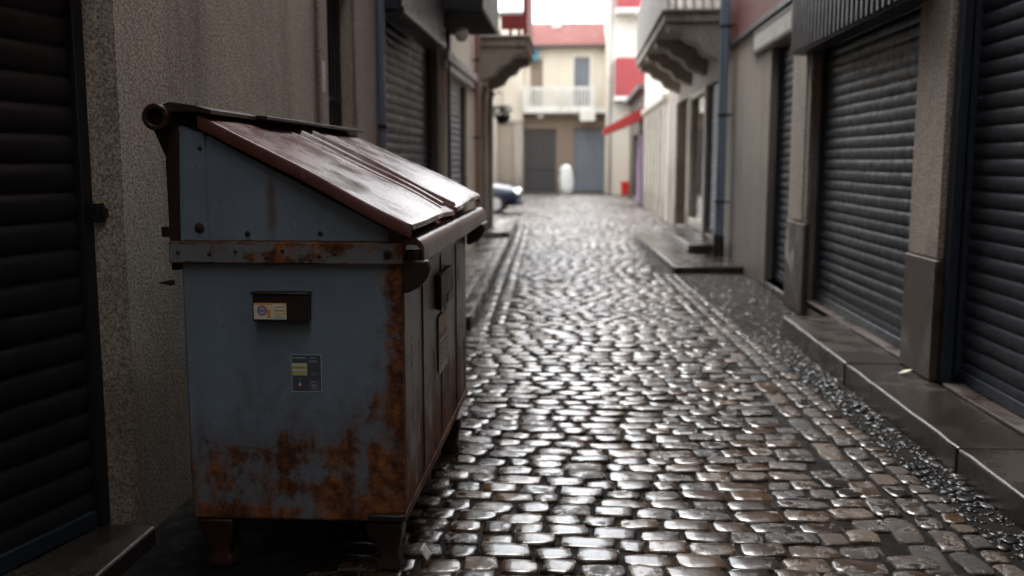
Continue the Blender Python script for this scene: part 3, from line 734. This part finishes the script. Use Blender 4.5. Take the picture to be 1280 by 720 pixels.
# white wrapped bundle and red bin at the end of the street
ws = thing('wrapped_bundle', (-.55, 47.6, 0), 'tall white wrapped bundle standing between the two garage doors', 'bundle')
def wrap(a, b):
    t = a*2*math.pi; r = [.12,.24,.30,.31,.30,.30,.31,.32,.30,.27,.20,.06][min(int(b*11.999), 11)]
    f = b*11; i0 = min(int(f), 10); rr = [.20,.27,.31,.33,.335,.33,.315,.30,.29,.28,.25,.05]; r = rr[i0]+(rr[i0+1]-rr[i0])*(f-i0)
    r *= 1+.08*math.sin(3*t+b*5)+.05*math.sin(7*t-b*9)+.04*math.sin(b*13)
    return (-.55+r*math.cos(t), 47.6+r*math.sin(t)*.8, .005+1.46*b)
mb = MB(); mb.grid(wrap, 40, 28); mb.build('wrapping', M['whitewrap'], ws, smooth=True)
mb = MB(); mb.tube([(-.84, 47.5, 1.02), (-.9, 47.42, 1.06), (-.86, 47.36, 1.12)], [.05, .06, .02], 8); mb.build('tied_corner', M['frame_dark'], ws)
rb = thing('red_bin', (2.3, 46.6, 0), 'small bright red bin standing by the cream wall under the awning', 'bin')
mb = MB(); q = .22
mb.add([(2.3-q*.85,46.6-q*.85,.03),(2.3+q*.85,46.6-q*.85,.03),(2.3+q*.85,46.6+q*.85,.03),(2.3-q*.85,46.6+q*.85,.03),(2.3-q,46.6-q,.60),(2.3+q,46.6-q,.60),(2.3+q,46.6+q,.60),(2.3-q,46.6+q,.60)], [(0,3,2,1),(4,5,6,7),(0,1,5,4),(1,2,6,5),(2,3,7,6),(3,0,4,7)]); mb.build('bin_body', M['red_plastic'], rb, bevel=.02)
mb = MB(); mb.box(2.3-q-.03, 2.3+q+.03, 46.6-q-.03, 46.6+q+.03, .602, .66); mb.box(2.2, 2.4, 46.6-q-.05, 46.6-q-.031, .57, .63); mb.build('lid', M['red_plastic'], rb, bevel=.02)

# ------------------------------------------------------------------ right row
R1 = thing('taupe_shop_building', (XR, 10, 0), 'taupe building on the right with dark roller shutters and a red brick upper floor', 'building')
mb = MB(); RW.wall(mb, -13, 15.9, -.05, 3.41, [(1.6, 6.42, .1, 3.2, .3), (7.02, 10.1, .1, 3.2, .3), (10.98, 12.43, .1, 3.0, .55)]); mb.build('wall', M['stucco_right'], R1)
mb = MB(); RW.wall(mb, -13, 15.9, 3.415, H1, []); mb.build('upper_wall', M['brickred'], R1); RW.roof(R1, -13, 15.9, H1, over=1.25)  # unseen eaves widened here too, to shade the near ground
mb = MB(); RW.box(mb, .002, .06, 10.32, 15.88, 3.37, 3.44); mb.build('string_course', M['frame_dark'], R1, bevel=.008)
RW.shutter(R1, 1.6, 6.42, .22, 3.19, -.13, M['shutter'], .10, gm=M['frame_dark'])
RW.shutter(R1, 7.02, 10.1, .22, 3.19, -.10, M['shutter'], .10, gm=M['frame_dark'])
RW.shutter(R1, 10.98, 12.43, .16, 2.99, -.14, M['shutter'], .10)
mb = MB(); RW.box(mb, -.06, .004, 6.33, 6.415, .152, 3.36); mb.build('guide_post', M['frame_dark'], R1, bevel=.008)
for a, b in ((6.425, 7.0), (10.11, 10.95)):
    mb = MB(); RW.box(mb, .002, .045, a, b, .96, 3.36)
    if b-a > .7: RW.box(mb, .0455, .06, a+.12, b-.3, .98, 3.35)
    p = mb.build('pilaster', M['pier'], R1, bevel=.012)
    mb = MB(); RW.box(mb, .002, .060, a-.012, b+.015, .0 if a > 9 else .152, .958); mb.build('plinth', M['pier_dark'], p, bevel=.012)
mb = MB(); RW.box(mb, -.35, .03, 10.97, 12.6, .0, .1); mb.build('door_sill', M['step'], R1, bevel=.012)
mb = MB(); RW.box(mb, -.28, .02, 1.62, 6.28, .151, .172); mb.build('sill_bar', M['pier_dark'], R1, bevel=.004)
mb = MB(); RW.box(mb, -.28, .015, 7.03, 10.09, .151, .172); mb.build('sill_bar', M['pier_dark'], R1, bevel=.004)
mb = MB(); RW.box(mb, .003, .045, 11.15, 13.55, 3.03, 3.33); p = mb.build('lintel_panel', M['panel_grey'], R1, bevel=.006)
mb = MB()
for z in (3.06, 3.30): RW.box(mb, .0455, .052, 11.2, 13.5, z-.01, z+.01)
RW.box(mb, .0455, .052, 13.48, 13.5, 3.071, 3.289); mb.build('panel_border', M['iron'], p)
# ribbed awning box
mb = MB(); RW.box(mb, .002, .20, 6.75, 10.3, 2.68, 3.9); aw = mb.build('awning_box', M['awning_box'], R1, bevel=.01)
mb = MB()
for k in range(26): RW.box(mb, .2005, .235, 6.80+k*.134, 6.85+k*.134, 2.69, 3.88)
mb.build('rib', M['awning_rib'], aw, bevel=.006)
mb = MB(); RW.box(mb, .17, .235, 6.70, 6.749, 2.665, 3.9); RW.box(mb, .02, .168, 6.70, 6.749, 2.665, 2.70); mb.build('end_trim', M['pipe_blue'], aw, bevel=.005)
# pair of downpipes with iron feet
p = finish_pipe(R1, RW.X(.15), 15.5, .42, 10.8, .062, M['pipe_blue'], 1)
mb = MB(); mb.tube([(RW.X(.15), 15.5, .09), (RW.X(.15), 15.5, .44)], .075, 14); mb.build('pipe_shoe', M['iron'], p)
p = finish_pipe(R1, RW.X(.12), 15.33, .42, 10.8, .03, M['pipe_blue'], 1)
mb = MB(); mb.tube([(RW.X(.12), 15.33, .09), (RW.X(.12), 15.33, .44)], .04, 14); mb.build('pipe_shoe', M['iron'], p)

R2 = thing('corbelled_balcony_house', (XR, 20, 0), 'grey house on the right with a corbelled balcony above its shop window', 'building')
mb = MB(); RW.wall(mb, 15.9, 26.3, -.05, 9, [(16.9, 18.2, .28, 3.0, .3), (18.45, 20.9, .28, 3.0, .64), (21.3, 23.6, .1, 3.0, .8)]); mb.build('wall', M['stucco_right'], R2); RW.roof(R2, 15.9, 26.3, 9)
RW.shutter(R2, 16.9, 18.2, .36, 2.99, -.08, M['shutter_pale'], .1)
mb = MB()
for a, b in ((18.452, 18.54), (20.81, 20.898)): RW.box(mb, -.12, .02, a, b, .282, 2.998)
RW.box(mb, -.12, .02, 18.541, 20.809, 2.9, 2.998); RW.box(mb, -.12, .02, 18.541, 20.809, .282, .42); w = mb.build('shop_window', M['pilaster'], R2, bevel=.006)
mb = MB(); RW.box(mb, -.075, -.065, 18.545, 20.805, .425, 2.895); mb.build('pane', M['shopglass'], w)
mb = MB(); RW.box(mb, -.62, -.60, 18.46, 20.89, .29, 2.99); mb.build('display_back', M['interior'], w)
mb = MB(); RW.box(mb, -.599, -.13, 18.46, 20.89, .30, .44); mb.build('display_floor', M['interior'], w)
for z_, h_ in ((.442, .75), (1.194, .16), (1.356, .2)):  # white boxes stand in for a bright reflection in the shop glass
    mb = MB(); RW.box(mb, -.42+.03*h_, -.2, 19.0, 19.9-.2*h_, z_, z_+h_); tag(mb.build('reflection_box', M['white'] if z_ > 1 else M['interior'], None, bevel=.01), {.442: 'brown plinth box added behind the shop window under the reflection boxes', 1.194: 'lower flat white box added as a reflection in the shop window on the right', 1.356: 'upper white box on the flat one, added as a reflection in the shop window'}[z_], 'box')
mb = MB(); RW.box(mb, -.78, -.7, 21.302, 23.598, .102, 2.998); d = mb.build('door', M['shutter_brown'], R2)
mb = MB()
for a in (16.5, 18.22, 20.95, 23.65):
    RW.box(mb, .003, .05, a, a+.2, 0.0 if a > 21 else .241, 3.0)
mb.build('jamb', M['pilaster'], R2, bevel=.008)
b = balcony(R2, RW, 16.2, 23.8, 1.01, 4.0, M['concrete'])
mb = MB(); RW.box(mb, .93, 1.0, 16.36, 23.75, 4.061, 5.0); RW.box(mb, .90, 1.03, 16.2, 23.8, 5.001, 5.08)
for k in range(46): RW.box(mb, 1.0005, 1.015, 16.4+k*.16, 16.46+k*.16, 4.07, 4.99)
mb.build('side_panel', M['panel_grey'], b)
mb = MB()
for k in range(6):
    c = RW.X(.10+k*.145); mb.lathe([(.05,0),(.05,.06),(.03,.09),(.055,.25),(.05,.36),(.028,.52),(.03,.75),(.05,.80),(.05,.88)], (c, 16.28, 4.075), 'z', 12)
RW.box(mb, .90, 1.0, 16.2, 16.355, 4.065, 5.0); RW.box(mb, .005, .899, 16.2, 16.36, 4.955, 5.06)
mb.build('balustrade', M['balustrade'], b)

R3 = thing('pale_pilaster_house', (XR, 31, 0), 'pale house with a row of pilasters between the balcony and the red awning', 'building')
ops = [(27.2+k*1.5, 28.1+k*1.5, .3, 3.0, .25) for k in range(5)]
mb = MB(); RW.wall(mb, 26.3, 35.4, -.05, 9.5, ops); mb.build('wall', M['pale'], R3); RW.roof(R3, 26.3, 35.4, 9.5)
for o in ops:
    mb = MB(); RW.box(mb, -.23, -.18, o[0]+.002, o[1]-.002, .302, 2.998); mb.build('window', M['glass'], R3)
for k in range(6):
    a = 26.6+k*1.5; mb = MB(); RW.box(mb, .003, .08, a, a+.4, 0, 3.2); mb.build('pilaster', M['pilaster'], R3, bevel=.01)
mb = MB(); RW.box(mb, .003, .14, 26.4, 35.35, 3.25, 3.42); RW.box(mb, .003, .09, 26.4, 35.35, 3.201, 3.249); mb.build('cornice', M['pilaster'], R3, bevel=.012)

R4 = thing('awning_shop', (XR, 39, 0), 'low dark shop with purple door and a red awning far down on the right', 'shop')
mb = MB(); RW.wall(mb, 35.4, 45.5, -.05, 4.2, [(36, 38.2, .1, 2.7, .3), (39, 43, .1, 2.7, .3)]); mb.build('wall', M['stucco_shop'], R4); RW.roof(R4, 35.4, 45.5, 4.2)
mb = MB(); RW.box(mb, .02, .10, 36.3, 37.9, .02, 2.6); mb.build('door', M['purple'], R4, bevel=.01)
mb = MB(); RW.box(mb, -.28, -.22, 39.002, 42.998, .102, 2.698); mb.build('window', M['glass'], R4)
mb = MB(); mb.prism([(XR-.01, 3.60), (XR-.01, 3.15), (1.9, 2.95), (1.06, 2.62), (.96, 2.62), (.98, 2.84)], 'y', 36.1, 38.4); mb.build('awning', M['awning_red'], R4)

# ------------------------------------------------------------------ dumpster
D0 = (-1.52, 3.55, 0)
DU = thing('dumpster', D0, 'rusty blue grey dumpster with sloping maroon lids beside the left wall', 'dumpster')
yn, yf = 3.55, 5.66
xb, xf = -1.52, -.66
mb = MB(); mb.mat(M['steel_blue']); mb.prism([(xb+.012, .2), (xf, .205), (xf, 1.29), (xf-.04, 1.335), (xb+.04, 1.735), (xb+.012, 1.735)], 'y', yn, yf)
o = mb.build('body', None, DU, bevel=.012)
me = o.data; me.materials.append(M['steel_side'])
for p in me.polygons:
    if p.normal.x > .9: p.material_index = 1
# pressed stiffeners on the street side
mb = MB()
for a in (4.06, 4.62, 5.2):
    mb = MB(); mb.prism([(xf+.001, .26), (xf+.006, .28), (xf+.006, 1.13), (xf+.001, 1.16)], 'y', a-.03, a+.03); mb.build('stiffener', M['steel_side'], DU, bevel=.006)
mb = MB(); mb.box(xf+.001, xf+.009, yn+.0, yf, .206, .246); mb.build('bottom_lip', M['steel_side'], DU, bevel=.01)
def bolts(mb, pts, yy, r=.008):
    for x, z in pts: mb.lathe([(r*1.5,-.004),(r*1.4,-.007),(r,-.008),(r*.9,-.013),(r*.4,-.015)], (x, yy, z), 'y', 8)
for yy, sg in ((yn, -1), (yf, 1)):
    mb = MB(); a, b = sorted((yy+sg*.001, yy+sg*.034)); mb.box(xb-.02, xf+.012, a, b, 1.218, 1.302); band = mb.build('side_rail', M['steel_band'], DU, bevel=.007)
    if sg < 0:
        for bx, bz, br in ((-1.50,1.262,.005),(-1.38,1.255,.005),(-1.28,1.265,.005),(-1.16,1.245,.005),(-1.10,1.27,.005),(-.96,1.25,.005),(-.90,1.262,.005),(-.70,1.258,.011)):
            mb = MB(); bolts(mb, [(bx, bz)], yn-.034, br); mb.build('bolt', M['rust_dark'], band)
for bx, bz, br in ((-1.425, 1.352, .013), (-1.24, 1.332, .007), (-.96, 1.332, .007), (-1.41, 1.65, .006)):
    mb = MB(); bolts(mb, [(bx, bz)], yn-.006, br); mb.build('bolt', M['rust_dark'], DU)
# rear plate with seam, rear post
mb = MB(); mb.box(xb+.035, -1.392, yn-.006, yn-.0005, 1.304, 1.71); mb.build('corner_plate', M['steel_blue'], DU, bevel=.002)
mb = MB(); mb.prism([(-1.385, 1.304), (-1.385, 1.70), (-.70, 1.345), (-.70, 1.304)], 'y', yn-.004, yn-.0005); mb.build('gusset_plate', M['steel_blue'], DU, bevel=.002)
for a, b in ((yn-.012, yn+.05), (yf-.05, yf+.012)):
    mb = MB(); mb.prism([(-1.54, 1.19), (-1.508, 1.19), (-1.490, 1.72), (-1.52, 1.74), (-1.545, 1.60)], 'y', a, b); mb.build('rear_post', M['rust_dark'], DU, bevel=.005)
    mb = MB(); mb.prism([(-1.60, 1.74), (-1.49, 1.74), (-1.49, 1.50), (-1.525, 1.50), (-1.55, 1.62)], 'y', a+.013, b-.013); mb.build('pivot_bracket', M['rust_dark'], DU, bevel=.004)
# edge strip on the near street corner
mb = MB(); mb.prism([(xf-.045, yn-.004), (xf+.004, yn-.004), (xf+.004, yn+.05), (xf+.0008, yn+.05), (xf+.0008, yn-.0008), (xf-.045, yn-.0008)], 'z', .25, 1.217); mb.build('corner_angle', M['steel_blue'], DU)
# pivot tube (hollow ends)
mb = MB(); mb.lathe([(.030,.05),(.030,-.002),(.034,-.006),(.046,-.006),(.050,.0),(.050,2.30),(.046,2.306),(.030,2.306),(.030,2.25)], (-1.545, 3.47, 1.762), 'y', 28); o = mb.build('pivot_tube', M['rust_dark'], DU, smooth=True); o.data.set_sharp_from_angle(angle=R(30))
# hinge cover plates along the ridge
mb = MB(); mb.prism([(-1.535, 1.806), (-1.50, 1.818), (-1.40, 1.805), (-1.345, 1.79), (-1.345, 1.772), (-1.41, 1.782), (-1.52, 1.78)], 'y', 3.49, 4.0); mb.build('hinge_cover', M['rust_dark'], DU, bevel=.003)
mb = MB(); mb.prism([(-1.53, 1.802), (-1.50, 1.812), (-1.40, 1.80), (-1.30, 1.79), (-1.30, 1.774), (-1.41, 1.778), (-1.52, 1.776)], 'y', 4.002, 5.85); mb.build('hinge_cover', M['rust_dark'], DU, bevel=.003)
# lids
def lid(y0r, y1r, y0f, y1f, zr, zf, lift0, lift1, name='lid'):
    xr, xfz = -1.405, -.60
    def top(a, b):
        x = xr + (xfz-xr)*a; ya = y0r+(y0f-y0r)*a; yb = y1r+(y1f-y1r)*a; y = ya+(yb-ya)*b
        z = zr+(zf-zr)*a + lift0*(1-b)*a + lift1*b*a + .010*math.sin(math.pi*b)*math.sin(math.pi*a) + .004*math.sin(7*b+3*a) - .005*math.sin(5*a*2+b*4)*a
        e = .010*(1 if (b < .02 or b > .98) else 0)
        return (x, y, z)
    mb = MB(); nu, nv = 30, 30
    mb.grid(top, nu, nv)
    # turned down rim: near, far and front edges
    dn = .052
    for edge in ('near', 'far', 'front'):
        if edge == 'front': P = [top(1, k/nv) for k in range(nv+1)]
        else: P = [top(k/nu, 0 if edge == 'near' else 1) for k in range(nu+1)]
        ox, oy = {'near': (0, -.004), 'far': (0, .004), 'front': (.004, 0)}[edge]
        hgt = dn if edge != 'front' else .022
        o0 = len(mb.v); mb.v += [(p[0]+ox*k, p[1]+oy*k, p[2]-hgt*t) for k, t in ((0, .0), (1, .15), (1, 1.)) for p in P]; m_ = len(P)
        for r_ in range(2):
            for i in range(m_-1): mb.f.append([o0+r_*m_+i, o0+r_*m_+i+1, o0+(r_+1)*m_+i+1, o0+(r_+1)*m_+i]); mb.mi.append(0)
    o = mb.build(name, M['lid'], DU, recalc=True)
    bm = bmesh.new(); bm.from_mesh(o.data); bmesh.ops.remove_doubles(bm, verts=bm.verts, dist=.0006); bmesh.ops.recalc_face_normals(bm, faces=bm.faces); bm.to_mesh(o.data); bm.free()
    o.data.polygons.foreach_set('use_smooth', [True]*len(o.data.polygons)); o.data.set_sharp_from_angle(angle=R(50))
    md = o.modifiers.new('solid', 'SOLIDIFY'); md.thickness = .006; md.offset = -1
    md = o.modifiers.new('bevel', 'BEVEL'); md.width = .006; md.segments = 2; md.limit_method = 'ANGLE'; md.angle_limit = R(50)
    return o, top
l1, t1 = lid(3.515, 4.60, 3.44, 4.64, 1.775, 1.372, 0, .0)
l2, t2 = lid(4.70, 5.74, 4.74, 5.90, 1.782, 1.372, .0, .035)
def rib(tp, b, w, h, par, s0=.04, s1=.97):
    mb = MB(); n_ = 16; vs = []
    for k in range(n_+1):
        a = s0+(s1-s0)*k/n_; p = tp(a, b)
        vs += [(p[0], p[1]-w, p[2]-.004), (p[0], p[1]-w*.7, p[2]+h), (p[0], p[1]+w*.7, p[2]+h), (p[0], p[1]+w, p[2]-.004)]
    fs = [(k*4+i, k*4+i+1, (k+1)*4+i+1, (k+1)*4+i) for k in range(n_) for i in range(3)] + [(0,1,2,3), tuple(n_*4+i for i in (3,2,1,0))]
    mb.add(vs, fs); return mb.build('lid_rib', M['lid'], par, bevel=.003)
rib(t1, .955, .035, .016, l1, .02, .95); rib(t2, .03, .022, .018, l2, .02, .99); rib(t1, .80, .010, .006, l1)
# front rail, rounded channel
pr = [(-.655, 1.235), (-.655, 1.30), (-.645, 1.312), (-.62, 1.318), (-.598, 1.314), (-.580, 1.300), (-.572, 1.278), (-.572, 1.225), (-.580, 1.225), (-.583, 1.27), (-.60, 1.29), (-.64, 1.29), (-.645, 1.235)]
mb = MB(); mb.prism(pr, 'y', 3.56, 6.02); o = mb.build('front_rail', M['rail'], DU, bevel=.003)
for a, b in ((3.57, 3.62), (5.96, 6.01)):
    mb = MB(); mb.box(-.643, -.588, a, b, 1.222, 1.268); mb.build('rail_end_block', M['rust_dark'], o, bevel=.006)
# hooked end brackets below the rail
for a, b in ((3.548, 3.60), (5.70, 5.98)):
    mb = MB(); mb.prism([(-.659, 1.235), (-.560, 1.232), (-.548, 1.20), (-.560, 1.165), (-.59, 1.13), (-.63, 1.11), (-.659, 1.105)], 'y', a, b); mb.build('rail_bracket', M['rust_dark'], DU, bevel=.008)
mb = MB(); mb.prism([(-.70, 1.303), (-.664, 1.303), (-.652, 1.35), (-.675, 1.372), (-.70, 1.366)], 'y', yn-.03, yn+.02); mb.build('lid_stop', M['rust_dark'], DU, bevel=.005)
# fork pocket on the street side
mb = MB(); mb.box(xf+.001, xf+.03, 4.42, 4.86, .91, 1.075); fp = mb.build('fork_pocket', M['iron'], DU, bevel=.006)
mb = MB(); mb.box(xf+.031, xf+.034, 4.62, 4.82, .92, .96); mb.build('rust_patch', M['rust_dark'], fp)
# paper notice
mb = MB(); x = xf+.0075
mb.mat(M['notice']).box(x, x+.001, 4.47, 4.78, .585, .865); mb.mat(M['notice_red']).box(x+.001, x+.0016, 4.49, 4.76, .755, .78)
for k in range(5): mb.mat(M['notice_ink']).box(x+.001, x+.0016, 4.53, 4.73-.03*(k % 2), .625+k*.024, .633+k*.024)
mb.mat(M['notice_ink']).box(x+.001, x+.0016, 4.505, 4.512, .605, .745); mb.box(x+.001, x+.0016, 4.745, 4.752, .605, .745)
nt = mb.build('notice', None, DU)
# lock box with sticker
mb = MB(); mb.box(-1.215, -1.005, yn-.055, yn-.001, 1.002, 1.105); mb.box(-1.221, -.999, yn-.062, yn-.0012, 1.1055, 1.114); lb = mb.build('lock_box', M['rust_dark'], DU, bevel=.006)
mb = MB(); yy = yn-.0556
def q(mb, m, x0, x1, z0, z1, k=0): mb.mat(M[m]).box(x0, x1, yy-.0006-k*.0003, yy-k*.0003, z0, z1)
def disc(mb, m, cx, cz, r0, r1, k, seg=24):
    mb.mat(M[m]); vs = []
    for i in range(seg):
        t = 2*math.pi*i/seg; vs += [(cx+r0*math.cos(t), yy-.0006-k*.0003, cz+r0*math.sin(t)), (cx+r1*math.cos(t), yy-.0006-k*.0003, cz+r1*math.sin(t))]
    if r0 > 0: mb.add(vs, [(2*i, 2*i+1, (2*i+3) % (2*seg), (2*i+2) % (2*seg)) for i in range(seg)])
    else: mb.add(vs[1::2], [tuple(range(seg))])
q(mb, 'st_white', -1.210, -1.085, 1.012, 1.074); q(mb, 'st_orange', -1.210, -1.137, 1.067, 1.074, 1); q(mb, 'st_yellow', -1.165, -1.085, 1.0695, 1.074, 2)
q(mb, 'st_orange', -1.160, -1.146, 1.018, 1.046, 1); q(mb, 'st_yellow', -1.158, -1.147, 1.046, 1.053, 2)
disc(mb, 'st_lilac', -1.178, 1.045, 0, .017, 2); disc(mb, 'st_purple', -1.178, 1.045, .0145, .019, 3)
for k, (a, b) in enumerate(((-1.188, -1.184), (-1.182, -1.178), (-1.176, -1.172), (-1.170, -1.167))): q(mb, 'st_purple', a, b, 1.040+.001*(k % 2), 1.050-.001*(k % 3), 4)
q(mb, 'st_yellow', -1.132, -1.088, 1.031, 1.037, 1); q(mb, 'st_yellow', -1.134, -1.090, 1.042, 1.049, 1); q(mb, 'st_lilac', -1.132, -1.090, 1.015, 1.023, 1)
for k in range(9): q(mb, 'st_ink', -1.128+k*.0042, -1.1255+k*.0042, 1.0435, 1.0475-.001*(k % 2), 2)
for k in range(8): q(mb, 'st_ink', -1.126+k*.0040, -1.1238+k*.0040, 1.056, 1.060-.001*(k % 3 == 0), 2)
q(mb, 'st_ink', -1.130, -1.098, 1.0265, 1.0275, 2); q(mb, 'st_ink', -1.098, -1.094, 1.032, 1.036, 2)
mb.build('sticker', None, lb, recalc=False)
# film sticker on the side
mb = MB(); yy = yn-.0008
x0, x1, z0, z1 = -1.090, -.972, .722, .868
q(mb, 'st_back', x0, x1, z0, z1); r = .0022
for a in ((x0, x1, z1-r, z1), (x0, x1, z0, z0+r), (x0, x0+r, z0, z1), (x1-r, x1, z0, z1)): q(mb, 'st_rim', *a, 1)
for k in range(12): q(mb, 'st_white', -1.085+k*.0046, -1.0822+k*.0046, .852, .857-.001*(k % 3), 1)
for k in range(5): q(mb, 'st_grey', -1.015+k*.0048, -1.0122+k*.0048, .852, .857-.001*(k % 2), 1)
for z in (.846, .842, .838): q(mb, 'st_grey', -1.02, -.99, z-.001, z+.0006, 1)
q(mb, 'st_white', -1.086, -1.028, .822, .834, 1); q(mb, 'st_green', -1.086, -1.028, .812, .8215, 1); q(mb, 'st_white', -1.086, -1.028, .802, .8115, 1); q(mb, 'st_green', -1.085, -1.028, .786, .800, 1)
for k in range(10): q(mb, 'st_ink', -1.082+k*.005, -1.079+k*.005, .814, .819-.001*(k % 2), 2)
q(mb, 'st_grey', -1.084, -1.03, .7985, .8015, 2)
disc(mb, 'st_red', -1.060, .747, 0, .007, 1); disc(mb, 'st_white', -1.056, .750, 0, .0045, 2); q(mb, 'st_white', -1.061, -1.057, .754, .760, 2)
disc(mb, 'st_grey', -1.002, .755, .007, .010, 1); disc(mb, 'st_grey', -1.002, .742, .005, .008, 1); q(mb, 'st_grey', -1.018, -1.016, .735, .77, 1); q(mb, 'st_grey', -.986, -.985, .728, .772, 1); q(mb, 'st_grey', -1.02, -.985, .728, .7295, 1)
for z in (.795, .788): q(mb, 'st_grey', -1.012, -.99, z-.0006, z+.0006, 1)
q(mb, 'st_grey', -1.064, -1.05, .772, .7735, 1)
mb.build('sticker', None, DU, recalc=False)
# ghost of an old stencil, too worn to read
mb = MB(); mb.mat(M['ghost'])
for k in range(6):
    gx_ = -.955 + k*.031
    for t_ in range(3):
        ang = rng.uniform(-.5, .5) if t_ else 1.57; L_ = rng.uniform(.008, .017); cx_, cz_ = gx_+rng.uniform(-.007, .007), .985+rng.uniform(-.018, .018)
        dx_, dz_ = math.sin(ang)*L_, math.cos(ang)*L_; nx_, nz_ = math.cos(ang)*.0022, -math.sin(ang)*.0022
        yq = yn-.0009-.0001*t_; mb.add([(cx_-dx_-nx_, yq, cz_-dz_-nz_), (cx_-dx_+nx_, yq, cz_-dz_+nz_), (cx_+dx_+nx_, yq, cz_+dz_+nz_), (cx_+dx_-nx_, yq, cz_+dz_-nz_)], [(0,1,2,3)])
mb.build('worn_stencil', None, DU, recalc=False)
# feet
def foot(x, y):
    mb = MB(); mb.mat(M['rust_dark'])
    def ring(hw, hd, z, ox=0): return [(x-hw+ox, y-hd, z), (x+hw+ox, y-hd, z), (x+hw+ox, y+hd, z), (x-hw+ox, y+hd, z)]
    rings = [ring(.075, .06, .20), ring(.068, .055, .15, .004), ring(.045, .045, .09, .012), ring(.034, .038, .05, .016), ring(.05, .045, .03, .012), ring(.052, .047, .0, .012)]
    vs = [v for g in rings for v in g]; fs = [(0,3,2,1), tuple(len(vs)-4+i for i in range(4))]
    for i in range(len(rings)-1):
        for k in range(4): fs.append((i*4+k, i*4+(k+1) % 4, (i+1)*4+(k+1) % 4, (i+1)*4+k))
    mb.add(vs, fs); mb.build('foot', None, DU, bevel=.01, seg=3)
for fx in (-.745, -1.42):
    for fy in (yn+.06, yf-.5): foot(fx+(.04 if fy > 4.5 and fx > -1 else 0), fy)
mb = MB(); mb.box(-.80, -.652, yn-.028, yn-.0005, .215, .245); mb.build('foot_lip', M['rust_dark'], DU, bevel=.009, seg=3)
# small lugs at the rear edge
for z in (1.335, 1.14):
    mb = MB(); mb.prism([(-1.60, z), (-1.545, z+.012), (-1.545, z-.012)], 'y', yn-.008, yn+.03) if z < 1.2 else mb.box(-1.575, -1.545, yn-.005, yn+.03, z-.02, z+.02); mb.build('lug', M['rust_dark'], DU, bevel=.003)

# ------------------------------------------------------------------ litter
def scrap(name, pts, z, mat, label, cat, th=.003):
    mb = MB(); mb.prism(pts, 'z', z, z+th); o = mb.build(name, mat, None, bevel=.0008); return tag(o, label, cat)
mb = MB(); base = Vector((2.26, 6.62, .156))
mb.grid(lambda a, b: (base.x + .10*(a-.5), base.y + .055*(b-.5)*math.sin(math.pi*min(max(a, .02), .98)) + .03*a, base.z + .02*a + .012*abs(b-.5)), 10, 4)
tag(mb.build('fallen_leaf', M['leaf'], None, smooth=True, solid=.002), 'pale fallen leaf lying on the right step at the pillar foot', 'leaf')
mb = MB(); base = Vector((-.60, 3.66, .012))
mb.grid(lambda a, b: (base.x + .03*(a-.5)+.01*b, base.y + .05*(b-.5), base.z + .05*(1-a)+.01*b), 5, 4)
tag(mb.build('paper_scrap', M['paper'], None, smooth=True, solid=.002), 'small white paper scrap against the near foot of the dumpster', 'paper scrap')

# ------------------------------------------------------------------ light, sky, camera
W = bpy.data.worlds.new('World'); S.world = W; W.use_nodes = True
nt = W.node_tree; bg = nt.nodes['Background']; sky = nt.nodes.new('ShaderNodeTexSky'); sky.sky_type = 'NISHITA'; sky.sun_disc = False
EL, AZ = R(58), R(345)      # veiled sun ahead, down the line of the street
sky.sun_elevation = EL; sky.sun_rotation = AZ; sky.air_density = 1.2; sky.dust_density = 4.; sky.ozone_density = 1.
hs = nt.nodes.new('ShaderNodeHueSaturation'); hs.inputs['Saturation'].default_value = .22
nt.links.new(sky.outputs[0], hs.inputs['Color']); mx = nt.nodes.new('ShaderNodeMix'); mx.data_type = 'RGBA'; mx.inputs[0].default_value = .65; mx.inputs[7].default_value = (4.75, 5.0, 5.25, 1)   # thin even cloud over the sky
nt.links.new(hs.outputs[0], mx.inputs[6]); nt.links.new(mx.outputs[2], bg.inputs[0]); bg.inputs[1].default_value = .15
sl = bpy.data.lights.new('sun', 'SUN'); sl.energy = 0.5; sl.angle = R(20); sl.color = (1., .95, .88)
so = bpy.data.objects.new('sun', sl); COL.objects.link(so)
dv = Vector((math.sin(AZ)*math.cos(EL), math.cos(AZ)*math.cos(EL), math.sin(EL)))
so.rotation_euler = dv.to_track_quat('Z', 'Y').to_euler()
cam = bpy.data.cameras.new('camera'); co = bpy.data.objects.new('camera', cam); COL.objects.link(co); S.camera = co
co.location = (0, 0, 1.6); co.rotation_euler = (R(90-7.5), 0, R(3.876)); cam.sensor_width = 36; cam.lens = 33.75; cam.clip_end = 1000; cam.clip_start = .05
cam.dof.use_dof = True; cam.dof.focus_distance = 3.75; cam.dof.aperture_fstop = 1.5
S.view_settings.view_transform = 'Standard'; S.view_settings.look = 'None'; S.view_settings.exposure = 2.62; S.view_settings.gamma = 1
S.cycles.max_bounces = 8; S.cycles.use_denoising = True
